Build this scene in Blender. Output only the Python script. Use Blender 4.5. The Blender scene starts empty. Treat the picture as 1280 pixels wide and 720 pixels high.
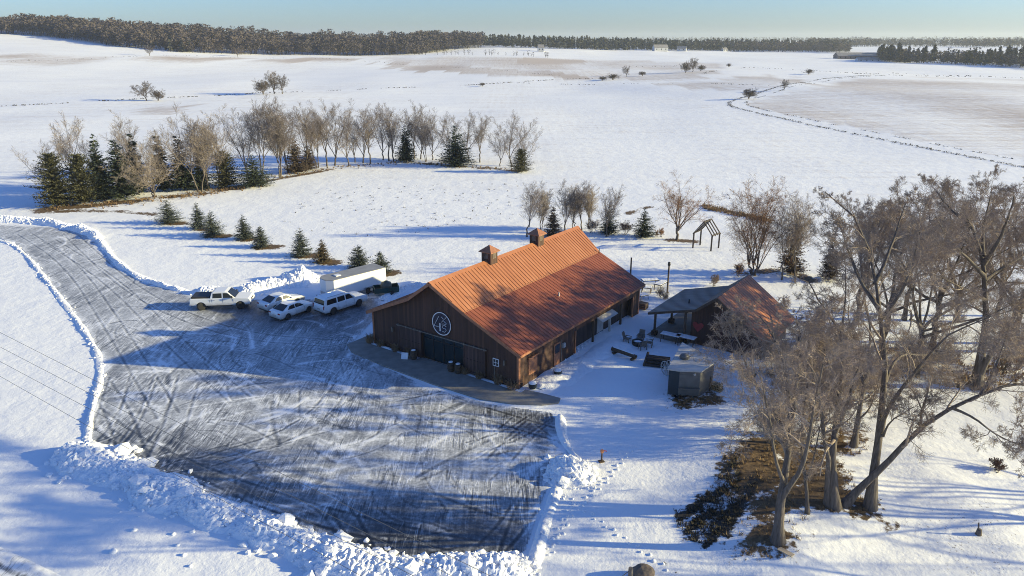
import bpy, math, random
import numpy as np
from mathutils import Vector, Matrix

R = math.radians
scene = bpy.context.scene
COL = scene.collection
random.seed(7)

# ------------------------------------------------------------------ noise
def _hash(ix, iy, s):
    n = (ix.astype(np.int64) * 374761393 + iy.astype(np.int64) * 668265263 + s * 974634777) & 0x7fffffff
    n = ((n ^ (n >> 13)) * 1274126177) & 0x7fffffff
    return ((n ^ (n >> 16)) & 0xffff) / 65535.0

def vnoise(x, y, s=0):
    x = np.asarray(x, float); y = np.asarray(y, float)
    ix = np.floor(x); iy = np.floor(y); fx = x - ix; fy = y - iy
    fx = fx * fx * (3 - 2 * fx); fy = fy * fy * (3 - 2 * fy)
    a = _hash(ix, iy, s); b = _hash(ix + 1, iy, s); c = _hash(ix, iy + 1, s); d = _hash(ix + 1, iy + 1, s)
    return (a * (1 - fx) + b * fx) * (1 - fy) + (c * (1 - fx) + d * fx) * fy

def fbm(x, y, s=0, o=4):
    t = 0; a = .5; n = 0
    for k in range(o):
        t = t + a * vnoise(x * 2 ** k, y * 2 ** k, s + k * 17); n += a; a *= .5
    return t / n

def worley(x, y, s=0):
    ix = np.floor(x); iy = np.floor(y); best = np.full(np.shape(x), 9.0)
    for dx in (-1, 0, 1):
        for dy in (-1, 0, 1):
            cx = ix + dx; cy = iy + dy
            px = cx + _hash(cx, cy, s); py = cy + _hash(cx, cy, s + 5)
            best = np.minimum(best, (px - x) ** 2 + (py - y) ** 2)
    return np.sqrt(best)

def sstep(a, b, x):
    t = np.clip((np.asarray(x, float) - a) / (b - a), 0, 1)
    return t * t * (3 - 2 * t)

# ------------------------------------------------------------------ camera model
F, HOR, HC = 924.4, 48.5, 27.0
PITCH = math.atan((360 - HOR) / F)
SP, CP = math.sin(PITCH), math.cos(PITCH)

def gauss(x, y, cx, cy, sx, sy):
    return np.exp(-(((x - cx) / sx) ** 2 + ((y - cy) / sy) ** 2))

def terrain(x, y):
    x = np.asarray(x, float); y = np.asarray(y, float)
    D = np.hypot(x, y - 40)
    h = 9.0 * sstep(500, 1500, y)
    h = h + 34 * gauss(x, y, -700, 1000, 330, 330) + 16 * gauss(x, y, -250, 1500, 420, 450)
    h = h + 4.5 * gauss(x, y, 190, 380, 120, 130) - 2.0 * gauss(x, y, 60, 420, 120, 80)
    h = h + (fbm(x / 190., y / 190., 3, 3) - .5) * 9 * sstep(170, 480, D)
    h = h + (fbm(x / 40., y / 40., 9, 2) - .5) * 1.2 * sstep(110, 190, D)
    wr = sstep(9, 16, x) * (1 - sstep(44, 50, y))
    h = h + (fbm(x / 7., y / 7., 21, 2) - .5) * .9 * wr
    h = h + .7 * gauss(x, y, 19, 40, 6, 6) + .4 * gauss(x, y, 15, 34.5, 3, 3)
    wl = (1 - sstep(-26, -22, x - (y - 38) * .9)) * (1 - sstep(38, 42, y)) 
    h = h + (fbm(x / 6., y / 6., 31, 2) - .5) * .35 * wl
    return h

def th(x, y):
    return float(terrain(x, y))

def ray(u, v):
    vx = (u - 640) / F; vy = (v - 360) / F
    return vx, CP - vy * SP, -(SP + vy * CP)

def at(u, v, z=0.0):
    """ground point seen at a place of the photograph (z above the ground)"""
    dx, dy, dz = ray(u, v)
    t = 5.0; lt = 0
    while t < 9000:
        if HC + dz * t <= th(dx * t, dy * t) + z: break
        lt = t; t *= 1.02
    lo, hi = lt, t
    for _ in range(24):
        m = (lo + hi) / 2
        if HC + dz * m <= th(dx * m, dy * m) + z: hi = m
        else: lo = m
    return dx * hi, dy * hi

def at_y(u, v, y):
    dx, dy, dz = ray(u, v); t = y / dy
    return Vector((dx * t, y, HC + dz * t))

def top_height(x, y, v):
    z0 = th(x, y); lo, hi = 0, 60
    for _ in range(40):
        m = (lo + hi) / 2; dz = HC - z0 - m
        vv = 360 + F * (-y * SP + dz * CP) / (y * CP + dz * SP)
        if vv > v: lo = m
        else: hi = m
    return lo

# ------------------------------------------------------------------ materials
def newmat(name):
    m = bpy.data.materials.new(name); m.use_nodes = True
    nt = m.node_tree; nt.nodes.clear()
    out = nt.nodes.new('ShaderNodeOutputMaterial'); b = nt.nodes.new('ShaderNodeBsdfPrincipled')
    nt.links.new(b.outputs[0], out.inputs[0])
    return m, nt, b

class NT:
    def __init__(s, nt): s.nt = nt
    def n(s, t, **k):
        o = s.nt.nodes.new(t)
        for a, v in k.items(): setattr(o, a, v)
        return o
    def l(s, a, b): s.nt.links.new(a, b)
    def coord(s, scale=(1, 1, 1), rot=(0, 0, 0), kind='Object'):
        c = s.n('ShaderNodeTexCoord'); m = s.n('ShaderNodeMapping')
        m.inputs['Scale'].default_value = scale; m.inputs['Rotation'].default_value = rot
        s.l(c.outputs[kind], m.inputs[0]); return m.outputs[0]
    def noise(s, vec, scale, detail=4, rough=.55):
        o = s.n('ShaderNodeTexNoise'); o.inputs['Scale'].default_value = scale
        o.inputs['Detail'].default_value = detail; o.inputs['Roughness'].default_value = rough
        s.l(vec, o.inputs['Vector']); return o.outputs['Fac']
    def math(s, op, a, b=None, clamp=False):
        o = s.n('ShaderNodeMath', operation=op); o.use_clamp = clamp
        for i, q in enumerate((a, b)):
            if q is None: continue
            if isinstance(q, (int, float)): o.inputs[i].default_value = q
            else: s.l(q, o.inputs[i])
        return o.outputs[0]
    def ramp(s, f, stops):
        o = s.n('ShaderNodeValToRGB'); e = o.color_ramp.elements
        while len(e) < len(stops): e.new(.5)
        for k, (p, c) in enumerate(stops):
            e[k].position = p; e[k].color = (*c, 1) if len(c) == 3 else c
        s.l(f, o.inputs[0]); return o.outputs[0]
    def step(s, f, a, b):
        o = s.n('ShaderNodeMapRange', interpolation_type='SMOOTHSTEP')
        o.inputs[1].default_value = a; o.inputs[2].default_value = b
        s.l(f, o.inputs[0]); return o.outputs[0]
    def mix(s, f, a, b):
        o = s.n('ShaderNodeMix', data_type='RGBA')
        for i, q in ((0, f), (6, a), (7, b)):
            if isinstance(q, (int, float)): o.inputs[i].default_value = q
            elif isinstance(q, tuple): o.inputs[i].default_value = (*q, 1)
            else: s.l(q, o.inputs[i])
        return o.outputs[2]
    def bump(s, f, b, strength=.3, dist=.1):
        o = s.n('ShaderNodeBump'); o.inputs['Strength'].default_value = strength; o.inputs['Distance'].default_value = dist
        s.l(f, o.inputs['Height']); s.l(o.outputs[0], b.inputs['Normal']); return o
    def attr(s, name):
        o = s.n('ShaderNodeAttribute'); o.attribute_name = name; return o.outputs['Fac']

def M(name, c1, c2=None, scale=3, rough=.6, metal=0, bump=0, stretch=(1, 1, 1), spec=None, rand=0):
    m, nt, b = newmat(name); g = NT(nt)
    b.inputs['Roughness'].default_value = rough; b.inputs['Metallic'].default_value = metal
    if spec is not None: b.inputs['Specular IOR Level'].default_value = spec
    c2 = c2 or tuple(x * .8 for x in c1)
    f = g.noise(g.coord(stretch), scale, 5)
    c = g.ramp(f, [(.3, c1), (.7, c2)])
    if rand:
        oi = g.n('ShaderNodeObjectInfo'); hv = g.n('ShaderNodeHueSaturation')
        g.l(c, hv.inputs['Color'])
        g.l(g.math('ADD', g.math('MULTIPLY', oi.outputs['Random'], rand * 2), 1 - rand), hv.inputs['Value'])
        c = hv.outputs[0]
    g.l(c, b.inputs['Base Color'])
    if bump: g.bump(f, b, bump, .05)
    return m

def ground_mat():
    m, nt, b = newmat('snowy_ground'); g = NT(nt)
    co = g.coord()
    snow = g.mix(g.step(g.noise(co, .03, 3), .3, .7), (.83, .84, .86), (.88, .885, .89))
    fine = g.noise(co, 2.2, 5, .65); mid = g.noise(co, .35, 5, .6); sp = g.noise(co, 5.5, 3, .7)
    st = g.attr('stub')
    # stubble showing through thin snow, long streaks in the drilling direction
    strk = g.noise(g.coord((.02, .35, .3), (0, 0, R(8))), 1.0, 5, .7)
    rows = g.noise(g.coord((.9, .03, .3), (0, 0, R(-28))), 1.0, 3, .6)
    mixn = g.math('ADD', g.math('MULTIPLY', strk, .5), g.math('ADD', g.math('MULTIPLY', mid, .25), g.math('MULTIPLY', rows, .25)))
    f = g.step(g.math('ADD', g.math('MULTIPLY', st, .55), mixn), .62, 1.0)
    c = g.mix(g.math('MULTIPLY', f, .75), snow, (.40, .30, .22))
    # scattered dark specks of stems on thin snow
    sk = g.math('MULTIPLY', g.step(sp, .61, .70), g.attr('speck'))
    c = g.mix(sk, c, (.12, .10, .08))
    # bare winter grass and leaf litter
    gr = g.step(g.math('ADD', g.attr('grass'), g.math('MULTIPLY', g.math('SUBTRACT', g.math('ADD', g.math('MULTIPLY', mid, .5), g.math('MULTIPLY', fine, .5)), .5), 2.6)), .42, .62)
    gc = g.ramp(g.noise(co, 3.1, 6, .7), [(.3, (.05, .035, .02)), (.5, (.13, .085, .045)), (.72, (.23, .155, .085))])
    c = g.mix(gr, c, gc)
    di = g.step(g.math('ADD', g.attr('dirt'), g.math('MULTIPLY', g.math('SUBTRACT', g.math('ADD', g.math('MULTIPLY', mid, .3), g.math('MULTIPLY', fine, .7)), .5), 1.5)), .45, .6)
    c = g.mix(di, c, (.045, .04, .034))
    g.l(c, b.inputs['Base Color'])
    b.inputs['Roughness'].default_value = .75; b.inputs['Specular IOR Level'].default_value = .25
    bb = g.math('ADD', g.math('MULTIPLY', mid, 1.3), g.math('ADD', g.math('MULTIPLY', fine, .28), g.math('MULTIPLY', sp, .06)))
    g.bump(bb, b, .6, .2)
    return m

def lot_mat():
    m, nt, b = newmat('icy_asphalt'); g = NT(nt)
    co = g.coord()
    s1 = g.noise(g.coord((3.2, .16, 1), (0, 0, R(-32))), 1.0, 5, .7)
    s2 = g.noise(g.coord((3.6, .14, 1), (0, 0, R(18))), 1.0, 5, .7)
    s3 = g.noise(g.coord((3.0, .2, 1), (0, 0, R(62))), 1.0, 4, .7)
    w1 = g.step(g.noise(co, .11, 2), .42, .58); w2 = g.step(g.noise(g.coord((1, 1, 1), (0, 0, 2)), .09, 2), .45, .6)
    s = g.mix(w2, g.mix(w1, s1, s2), s3)
    fine = g.noise(co, 4.5, 5, .7); mott = g.noise(g.coord((1, .55, 1), (0, 0, R(-20))), .55, 6, .68)
    def scratch(v, wd): return g.math('SUBTRACT', 1, g.step(g.math('ABSOLUTE', g.math('SUBTRACT', v, .5)), 0, wd))
    q1 = g.noise(g.coord((2.4, .22, 1), (0, 0, R(-38))), 1.0, 2, .5); q2 = g.noise(g.coord((2.8, .2, 1), (0, 0, R(28))), 1.0, 2, .5); q3 = g.noise(g.coord((2.2, .25, 1), (0, 0, R(78))), 1.0, 2, .5)
    m1 = g.step(g.noise(co, .23, 2), .48, .58); m2 = g.step(g.noise(g.coord((1, 1, 1), (0, 0, 1)), .2, 2), .48, .6); m3 = g.step(g.noise(g.coord((1, 1, 1), (0, 0, 2)), .26, 2), .47, .58)
    scr = g.math('ADD', g.math('MULTIPLY', scratch(q1, .035), m1), g.math('ADD', g.math('MULTIPLY', scratch(q2, .03), m2), g.math('MULTIPLY', scratch(q3, .025), g.math('MULTIPLY', m3, .5))))
    dk = g.math('ADD', g.math('MULTIPLY', scratch(g.noise(g.coord((2.0, .16, 1), (.1, 0, R(-50))), 1.0, 1, .5), .045), m2), g.math('MULTIPLY', scratch(g.noise(g.coord((2.0, .16, 1), (.2, 0, R(52))), 1.0, 1, .5), .04), m1))
    lines = g.math('SUBTRACT', g.math('MULTIPLY', scr, .26), g.math('MULTIPLY', dk, .2))
    f = g.math('ADD', g.math('ADD', g.attr('snow'), lines), g.math('ADD', g.math('MULTIPLY', g.math('SUBTRACT', s, .5), .55), g.math('ADD', g.math('MULTIPLY', g.math('SUBTRACT', mott, .5), .8), g.math('MULTIPLY', g.math('SUBTRACT', fine, .5), .8))))
    c = g.ramp(f, [(0.02, (.024, .025, .029)), (.3, (.095, .10, .108)), (.55, (.275, .285, .305)), (.8, (.56, .575, .60)), (1.0, (.8, .81, .84))])
    g.l(c, b.inputs['Base Color'])
    g.l(g.ramp(f, [(.1, (.32,) * 3), (.6, (.6,) * 3)]), b.inputs['Roughness'])
    g.bump(g.math('ADD', f, g.math('MULTIPLY', fine, .3)), b, .25, .05)
    return m

def snow_mat():
    m, nt, b = newmat('plowed_snow'); g = NT(nt); co = g.coord()
    f = g.noise(co, 3.5, 6, .65)
    d = g.noise(co, .9, 4, .7)
    c = g.mix(g.step(f, .3, .7), (.82, .83, .86), (.9, .9, .9))
    c = g.mix(g.math('MULTIPLY', g.step(d, .62, .78), .25), c, (.45, .40, .35))
    g.l(c, b.inputs['Base Color']); b.inputs['Roughness'].default_value = .8
    b.inputs['Specular IOR Level'].default_value = .2
    g.bump(f, b, .6, .12)
    return m

def wood_mat(name, c1, c2, width=.16, axis='u', rough=.75, knots=True):
    """vertical boards: per-board tone + grain; the board index runs along (x+y) of the object"""
    m, nt, b = newmat(name); g = NT(nt)
    tc = g.n('ShaderNodeTexCoord'); sx = g.n('ShaderNodeSeparateXYZ'); g.l(tc.outputs['Object'], sx.inputs[0])
    u = g.math('ADD', sx.outputs[0], sx.outputs[1])
    k = g.math('DIVIDE', u, width); fl = g.math('FLOOR', k); fr = g.math('FRACT', k)
    wn = g.n('ShaderNodeTexWhiteNoise', noise_dimensions='1D'); g.l(fl, wn.inputs['W'])
    grain = g.noise(g.coord((9, 9, .5)), 1.0, 6, .7)
    big = g.noise(g.coord((.5, .5, .35)), 1.0, 4, .6)
    t = g.math('ADD', g.math('MULTIPLY', wn.outputs[0], .45), g.math('ADD', g.math('MULTIPLY', grain, .35), g.math('MULTIPLY', big, .35)))
    c = g.ramp(t, [(.25, tuple(x * .6 for x in c1)), (.55, c1), (.85, c2)])
    gap = g.step(g.math('ABSOLUTE', g.math('SUBTRACT', fr, .5)), .42, .49)
    c = g.mix(g.math('MULTIPLY', gap, .75), c, tuple(x * .25 for x in c1))
    g.l(c, b.inputs['Base Color']); b.inputs['Roughness'].default_value = rough
    bb = g.n('ShaderNodeBump'); bb.inputs['Strength'].default_value = .6; bb.inputs['Distance'].default_value = .02
    g.l(g.math('SUBTRACT', 1, gap), bb.inputs['Height']); g.l(bb.outputs[0], b.inputs['Normal'])
    return m

def roof_mat(name, c1, c2, c3, rough=.48):
    m, nt, b = newmat(name); g = NT(nt)
    st = g.noise(g.coord((.28, 3.0, .3)), 1.0, 5, .65)          # streaks that run down the slope
    bl = g.noise(g.coord(), .45, 5, .6)
    t = g.math('ADD', g.math('MULTIPLY', st, .6), g.math('MULTIPLY', bl, .4))
    c = g.ramp(t, [(.3, c2), (.5, c1), (.68, c3)])
    g.l(c, b.inputs['Base Color']); b.inputs['Roughness'].default_value = rough
    b.inputs['Specular IOR Level'].default_value = .35
    return m

def bark_mat(name, c1, c2, rand=.12):
    return M(name, c1, c2, scale=2.6, rough=.95, bump=1.0, stretch=(4, 4, .5), rand=rand)

MT = {}
MT['ground'] = ground_mat(); MT['lot'] = lot_mat(); MT['snow'] = snow_mat()
MT['barnwood'] = wood_mat('barn_boards', (.058, .026, .018), (.095, .044, .028), .24)
MT['doorwood'] = wood_mat('door_boards', (.06, .032, .028), (.11, .06, .048), .2)
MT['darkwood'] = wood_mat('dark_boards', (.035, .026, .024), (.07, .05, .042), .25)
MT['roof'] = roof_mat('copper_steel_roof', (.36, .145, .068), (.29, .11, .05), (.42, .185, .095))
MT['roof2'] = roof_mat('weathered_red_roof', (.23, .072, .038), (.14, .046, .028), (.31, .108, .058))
MT['greyroof'] = roof_mat('grey_steel_roof', (.20, .172, .15), (.15, .13, .115), (.25, .22, .195))
MT['trim'] = M('rust_trim', (.36, .16, .08), (.22, .09, .05), 4, .6)
MT['timber'] = M('weathered_timber', (.11, .075, .05), (.06, .042, .03), 4, .85, stretch=(2, 2, .5))
MT['greywood'] = M('grey_wood', (.2, .17, .14), (.11, .095, .08), 4, .85)
MT['concrete'] = M('concrete', (.30, .275, .24), (.2, .185, .165), 1.3, .85, bump=.2)
MT['iron'] = M('black_iron', (.02, .02, .022), (.03, .03, .03), 6, .5, .3)
MT['navy'] = M('navy_signboard', (.01, .014, .035), (.014, .018, .04), 4, .5)
MT['white'] = M('white_paint', (.78, .79, .8), (.74, .75, .76), 2, .35)
MT['whitesheet'] = M('white_trailer_panel', (.8, .81, .82), (.76, .77, .79), .8, .3)
MT['alu'] = M('diamond_aluminium', (.5, .5, .5), (.4, .4, .41), 9, .4, .7)
MT['trailerroof'] = M('trailer_roof_sheet', (.3, .3, .3), (.22, .22, .22), 1.2, .6)
MT['carwhite'] = M('white_car_paint', (.78, .79, .8), (.75, .76, .775), 1.5, .22)
MT['carwhite2'] = M('pearl_car_paint', (.74, .75, .76), (.7, .71, .72), 1.5, .25)
def car_paint(name, c, grime=.75):
    m, nt, b = newmat(name); g = NT(nt); tc = g.n('ShaderNodeTexCoord'); sx = g.n('ShaderNodeSeparateXYZ'); g.l(tc.outputs['Object'], sx.inputs[0])
    n = g.noise(g.coord((1.2, 1.2, 2.5)), 1.6, 5, .65)
    f = g.math('SUBTRACT', 1, g.step(g.math('ADD', sx.outputs[2], g.math('MULTIPLY', g.math('SUBTRACT', n, .5), .7)), .35, .95))
    g.l(g.mix(g.math('MULTIPLY', f, grime), c, (.30, .285, .265)), b.inputs['Base Color'])          # dried road salt along the sills
    g.l(g.math('ADD', .22, g.math('MULTIPLY', f, .45)), b.inputs['Roughness']); return m
MT['carwhite'] = car_paint('white_car_paint', (.78, .79, .8)); MT['carwhite2'] = car_paint('pearl_car_paint', (.74, .75, .76)); MT['whitesheet'] = car_paint('white_trailer_panel', (.8, .81, .82), .45)
MT['carglass'] = M('dark_car_glass', (.012, .014, .017), (.018, .02, .024), 2, .06)
MT['rubber'] = M('tyre_rubber', (.018, .018, .018), (.03, .03, .03), 6, .85)
MT['rim'] = M('alloy_rim', (.5, .5, .51), (.35, .35, .36), 5, .35, .7)
MT['plasticblack'] = M('black_plastic', (.02, .02, .021), (.03, .03, .03), 4, .55)
MT['redlens'] = M('red_lens', (.28, .015, .012), (.2, .01, .01), 4, .25)
MT['clearlens'] = M('clear_lens', (.6, .62, .64), (.5, .52, .54), 4, .15)
MT['chrome'] = M('chrome_trim', (.6, .6, .6), (.5, .5, .5), 4, .2, .9)
MT['green'] = M('teal_painted_steel', (.018, .075, .06), (.012, .05, .042), 3, .5)
MT['tank'] = M('olive_plastic_tank', (.13, .12, .085), (.09, .085, .062), 3, .6)
MT['glassdoor'] = M('teal_dark_glass', (.012, .030, .038), (.008, .018, .024), .6, .1)
MT['smokergrey'] = M('dull_grey_metal', (.17, .165, .155), (.11, .108, .10), 2, .5, .2)
MT['smokerblue'] = M('dark_teal_pot_and_wall_shade', (.02, .035, .045), (.013, .025, .032), 2, .5, .2)  # planter pots, and shade painted onto the hut's left side
MT['palemetal'] = M('frosted_pale_metal', (.56, .53, .48), (.40, .38, .35), 2, .55)
MT['red'] = M('faded_red_paint', (.3, .03, .03), (.18, .02, .02), 4, .6)
MT['rock'] = M('grey_boulder', (.10, .085, .07), (.2, .15, .11), 2, .9, bump=.6)
MT['bark'] = bark_mat('grey_brown_bark', (.165, .138, .117), (.065, .053, .045))
MT['twig'] = M('grey_brown_twigs', (.39, .31, .24), (.24, .185, .145), 1, .9, rand=.15)
MT['twigdark'] = M('dark_brown_twigs', (.15, .12, .10), (.09, .072, .062), 1, .9, rand=.15)
MT['twigpale'] = M('pale_grey_twigs', (.33, .275, .235), (.24, .20, .165), 1, .9, rand=.15)
MT['twigorange'] = M('orange_tan_twigs', (.33, .19, .10), (.22, .12, .065), 1, .9, rand=.1)
MT['twigred'] = M('russet_twigs', (.20, .115, .08), (.13, .075, .055), 1, .9, rand=.1)
MT['needle'] = M('spruce_needles', (.028, .042, .028), (.05, .066, .042), 1.2, .8, rand=.25)
MT['needleyew'] = M('olive_needles', (.06, .062, .030), (.09, .085, .045), 1.2, .8, rand=.2)
MT['needleblue'] = M('blue_spruce_needles', (.05, .066, .055), (.085, .098, .082), 1.2, .8, rand=.2)
MT['needlebrown'] = M('winter_bronzed_needles', (.075, .055, .042), (.11, .08, .058), 1.2, .8, rand=.1)
MT['needlerust'] = M('rusty_needles', (.13, .09, .045), (.09, .075, .04), 1.2, .8)
MT['drygrass'] = M('dry_grass', (.30, .20, .10), (.16, .10, .05), 1.5, .9)
MT['reed'] = M('tan_ornamental_grass', (.32, .22, .13), (.22, .14, .08), 1.5, .9)
MT['darkleaf'] = M('dark_ground_cover', (.04, .038, .028), (.075, .06, .04), 2, .9)
MT['wood_far'] = M('bare_woods', (.105, .085, .08), (.06, .05, .05), .06, .95)
MT['pine_far'] = M('distant_evergreens', (.045, .055, .045), (.08, .075, .06), .05, .95)
MT['wood_horizon'] = M('distant_wood', (.10, .085, .075), (.06, .055, .05), .02, .95)
MT['cable'] = M('weathered_cable', (.10, .10, .10), (.14, .14, .14), 2, .6)
MT['farwall'] = M('farm_wall', (.6, .6, .6), (.45, .45, .45), .3, .8)
MT['farroof'] = M('farm_roof', (.3, .28, .27), (.22, .21, .2), .3, .7)
MT['farbrown'] = M('farm_shed_wall', (.2, .15, .13), (.13, .1, .09), .3, .8)

# ------------------------------------------------------------------ mesh helpers
def np_mesh(name, V, faces, mat, attrs=None, smooth=False):
    """faces: list of (n,k) int arrays"""
    me = bpy.data.meshes.new(name)
    V = np.asarray(V, np.float32); me.vertices.add(len(V)); me.vertices.foreach_set('co', V.ravel())
    nl = sum(f.size for f in faces); npoly = sum(len(f) for f in faces)
    me.loops.add(nl); me.polygons.add(npoly)
    idx = np.concatenate([f.ravel() for f in faces]).astype(np.int32)
    tot = np.concatenate([np.full(len(f), f.shape[1], np.int32) for f in faces])
    start = np.concatenate([[0], np.cumsum(tot)[:-1]]).astype(np.int32)
    me.loops.foreach_set('vertex_index', idx)
    me.polygons.foreach_set('loop_start', start); me.polygons.foreach_set('loop_total', tot)
    me.polygons.foreach_set('use_smooth', np.full(npoly, smooth))
    for k, a in (attrs or {}).items():
        at_ = me.attributes.new(k, 'FLOAT', 'POINT'); at_.data.foreach_set('value', np.asarray(a, np.float32))
    me.update(calc_edges=True)
    if mat: me.materials.append(mat)
    return me

def link(name, me, parent=None):
    o = bpy.data.objects.new(name, me); COL.objects.link(o)
    if parent: o.parent = parent
    return o

def tag(o, label=None, cat=None, group=None, kind=None):
    if label: o['label'] = label
    if cat: o['category'] = cat
    if group: o['group'] = group
    if kind: o['kind'] = kind
    return o

def empty(name, loc, rz=0, label=None, cat=None, group=None):
    o = bpy.data.objects.new(name, None); COL.objects.link(o)
    o.location = loc; o.rotation_euler.z = rz; o.empty_display_size = .1
    return tag(o, label, cat, group)

def copy_tree(o, parent=None):
    c = o.copy(); COL.objects.link(c)
    if parent: c.parent = parent
    for ch in list(o.children): copy_tree(ch, c)
    return c

class MB:
    def __init__(s): s.v = []; s.f = []; s.sm = []
    def add(s, vs, fs, smooth=False):
        o = len(s.v); s.v += [tuple(q) for q in vs]; s.f += [tuple(i + o for i in f) for f in fs]; s.sm += [smooth] * len(fs)
        return s
    def box(s, x0, x1, y0, y1, z0, z1, mat=None):
        vs = [Vector(p) for p in ((x0, y0, z0), (x1, y0, z0), (x1, y1, z0), (x0, y1, z0), (x0, y0, z1), (x1, y0, z1), (x1, y1, z1), (x0, y1, z1))]
        if mat: vs = [mat @ q for q in vs]
        return s.add(vs, [(0, 3, 2, 1), (4, 5, 6, 7), (0, 1, 5, 4), (1, 2, 6, 5), (2, 3, 7, 6), (3, 0, 4, 7)])
    def bar(s, a, b, w, h=None):
        a = Vector(a); b = Vector(b); d = b - a; L = d.length
        q = d.to_track_quat('Z', 'Y').to_matrix().to_4x4(); h = h or w
        return s.box(-w / 2, w / 2, -h / 2, h / 2, 0, L, Matrix.Translation(a) @ q)
    def cyl(s, a, b, r0, r1=None, n=14, caps=True):
        a = Vector(a); b = Vector(b); d = b - a; r1 = r0 if r1 is None else r1
        q = d.to_track_quat('Z', 'Y').to_matrix(); vs = []
        for p, r in ((a, r0), (b, r1)):
            for i in range(n):
                t = 2 * math.pi * i / n; vs.append(p + q @ Vector((r * math.cos(t), r * math.sin(t), 0)))
        s.add(vs, [(i, (i + 1) % n, n + (i + 1) % n, n + i) for i in range(n)], True)
        if caps: s.add(vs, [tuple(range(n - 1, -1, -1)), tuple(range(n, 2 * n))])
        return s
    def lathe(s, prof, n=16, mat=None):
        vs = []
        for r, z in prof:
            for i in range(n):
                t = 2 * math.pi * i / n; q = Vector((r * math.cos(t), r * math.sin(t), z)); vs.append(mat @ q if mat else q)
        m = len(prof)
        s.add(vs, [(k * n + i, k * n + (i + 1) % n, (k + 1) * n + (i + 1) % n, (k + 1) * n + i) for k in range(m - 1) for i in range(n)], True)
        s.add([vs[i] for i in range(n)], [tuple(range(n - 1, -1, -1))]); s.add(vs[(m - 1) * n:], [tuple(range(n))])
        return s
    def prism(s, poly, fn0, fn1):
        """two copies of a polygon joined by side faces"""
        n = len(poly); vs = [fn0(p) for p in poly] + [fn1(p) for p in poly]
        return s.add(vs, [tuple(range(n - 1, -1, -1)), tuple(range(n, 2 * n))] + [(i, (i + 1) % n, n + (i + 1) % n, n + i) for i in range(n)])
    def quad(s, a, b, c, d): return s.add([a, b, c, d], [(0, 1, 2, 3)])
    def slab(s, a, b, c, d, t):
        """a quad given thickness t along its normal (outwards)"""
        a, b, c, d = map(Vector, (a, b, c, d)); n = (b - a).cross(d - a).normalized() * t
        return s.add([a, b, c, d, a + n, b + n, c + n, d + n], [(0, 3, 2, 1), (4, 5, 6, 7), (0, 1, 5, 4), (1, 2, 6, 5), (2, 3, 7, 6), (3, 0, 4, 7)])
    def build(s, name, mat, parent=None, bevel=0, seg=2):
        me = bpy.data.meshes.new(name); me.from_pydata([tuple(q) for q in s.v], [], s.f)
        me.polygons.foreach_set('use_smooth', s.sm); me.update()
        import bmesh
        bm = bmesh.new(); bm.from_mesh(me)
        if bevel: bmesh.ops.remove_doubles(bm, verts=bm.verts, dist=1e-5)
        bmesh.ops.recalc_face_normals(bm, faces=bm.faces); bm.to_mesh(me); bm.free()
        me.materials.append(mat); o = link(name, me, parent)
        if bevel:
            b = o.modifiers.new('bevel', 'BEVEL'); b.width = bevel; b.segments = seg; b.limit_method = 'ANGLE'; b.angle_limit = R(32)
        return o

def inside(poly, x, y):
    x = np.asarray(x); r = np.zeros(x.shape, bool); n = len(poly)
    for i in range(n):
        x1, y1 = poly[i]; x2, y2 = poly[(i + 1) % n]
        c = ((y1 > y) != (y2 > y)) & (x < (x2 - x1) * (y - y1) / ((y2 - y1) + 1e-12) + x1); r ^= c
    return r

def dist_line(pl, x, y):
    d = np.full(np.shape(x), 1e9)
    for (x1, y1), (x2, y2) in zip(pl[:-1], pl[1:]):
        dx, dy = x2 - x1, y2 - y1; t = np.clip(((x - x1) * dx + (y - y1) * dy) / (dx * dx + dy * dy + 1e-12), 0, 1)
        d = np.minimum(d, np.hypot(x - x1 - t * dx, y - y1 - t * dy))
    return d

def soft(poly, x, y, w):
    """1 inside, falling to 0 at distance w outside, .5 at the edge"""
    d = dist_line(list(poly) + [poly[0]], x, y); s = np.where(inside(poly, x, y), d, -d)
    return np.clip(.5 + s / (2 * w), 0, 1)

def px(*pts): return [at(u, v) for u, v in pts]

def resample(pl, step):
    pl = np.array(pl, float); seg = np.hypot(*np.diff(pl, axis=0).T); L = np.concatenate([[0], np.cumsum(seg)])
    n = max(2, int(L[-1] / step)); t = np.linspace(0, L[-1], n)
    return np.stack([np.interp(t, L, pl[:, 0]), np.interp(t, L, pl[:, 1])], 1)

def smooth_line(pl, it=2):
    pl = [np.array(p, float) for p in pl]
    for _ in range(it):
        q = [pl[0]]
        for a, b in zip(pl[:-1], pl[1:]): q += [a * .75 + b * .25, a * .25 + b * .75]
        pl = q + [pl[-1]]
    return [tuple(p) for p in pl]

# ------------------------------------------------------------------ world, sun, camera
SUN_EL, SUN_AZ = 15.0, 92.5          # azimuth clockwise from +Y
w = bpy.data.worlds.new('World'); scene.world = w; w.use_nodes = True
nt = w.node_tree; bg = nt.nodes['Background']; sky = nt.nodes.new('ShaderNodeTexSky')
sky.sky_type = 'NISHITA'; sky.sun_disc = False; sky.sun_elevation = R(SUN_EL); sky.sun_rotation = R(SUN_AZ)
sky.altitude = 300; sky.air_density = 1.1; sky.dust_density = 0.6; sky.ozone_density = 3.0
wb_ = nt.nodes.new('ShaderNodeMix'); wb_.data_type = 'RGBA'; wb_.blend_type = 'MULTIPLY'; wb_.inputs[0].default_value = 1; wb_.inputs[7].default_value = (.56, .755, 1.17, 1)   # cold white balance
nt.links.new(sky.outputs[0], wb_.inputs[6]); nt.links.new(wb_.outputs[2], bg.inputs[0]); bg.inputs[1].default_value = .098
sl = bpy.data.lights.new('sun', 'SUN'); sl.energy = 5.0; sl.angle = R(.55); sl.color = (1.0, .87, .46)
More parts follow.
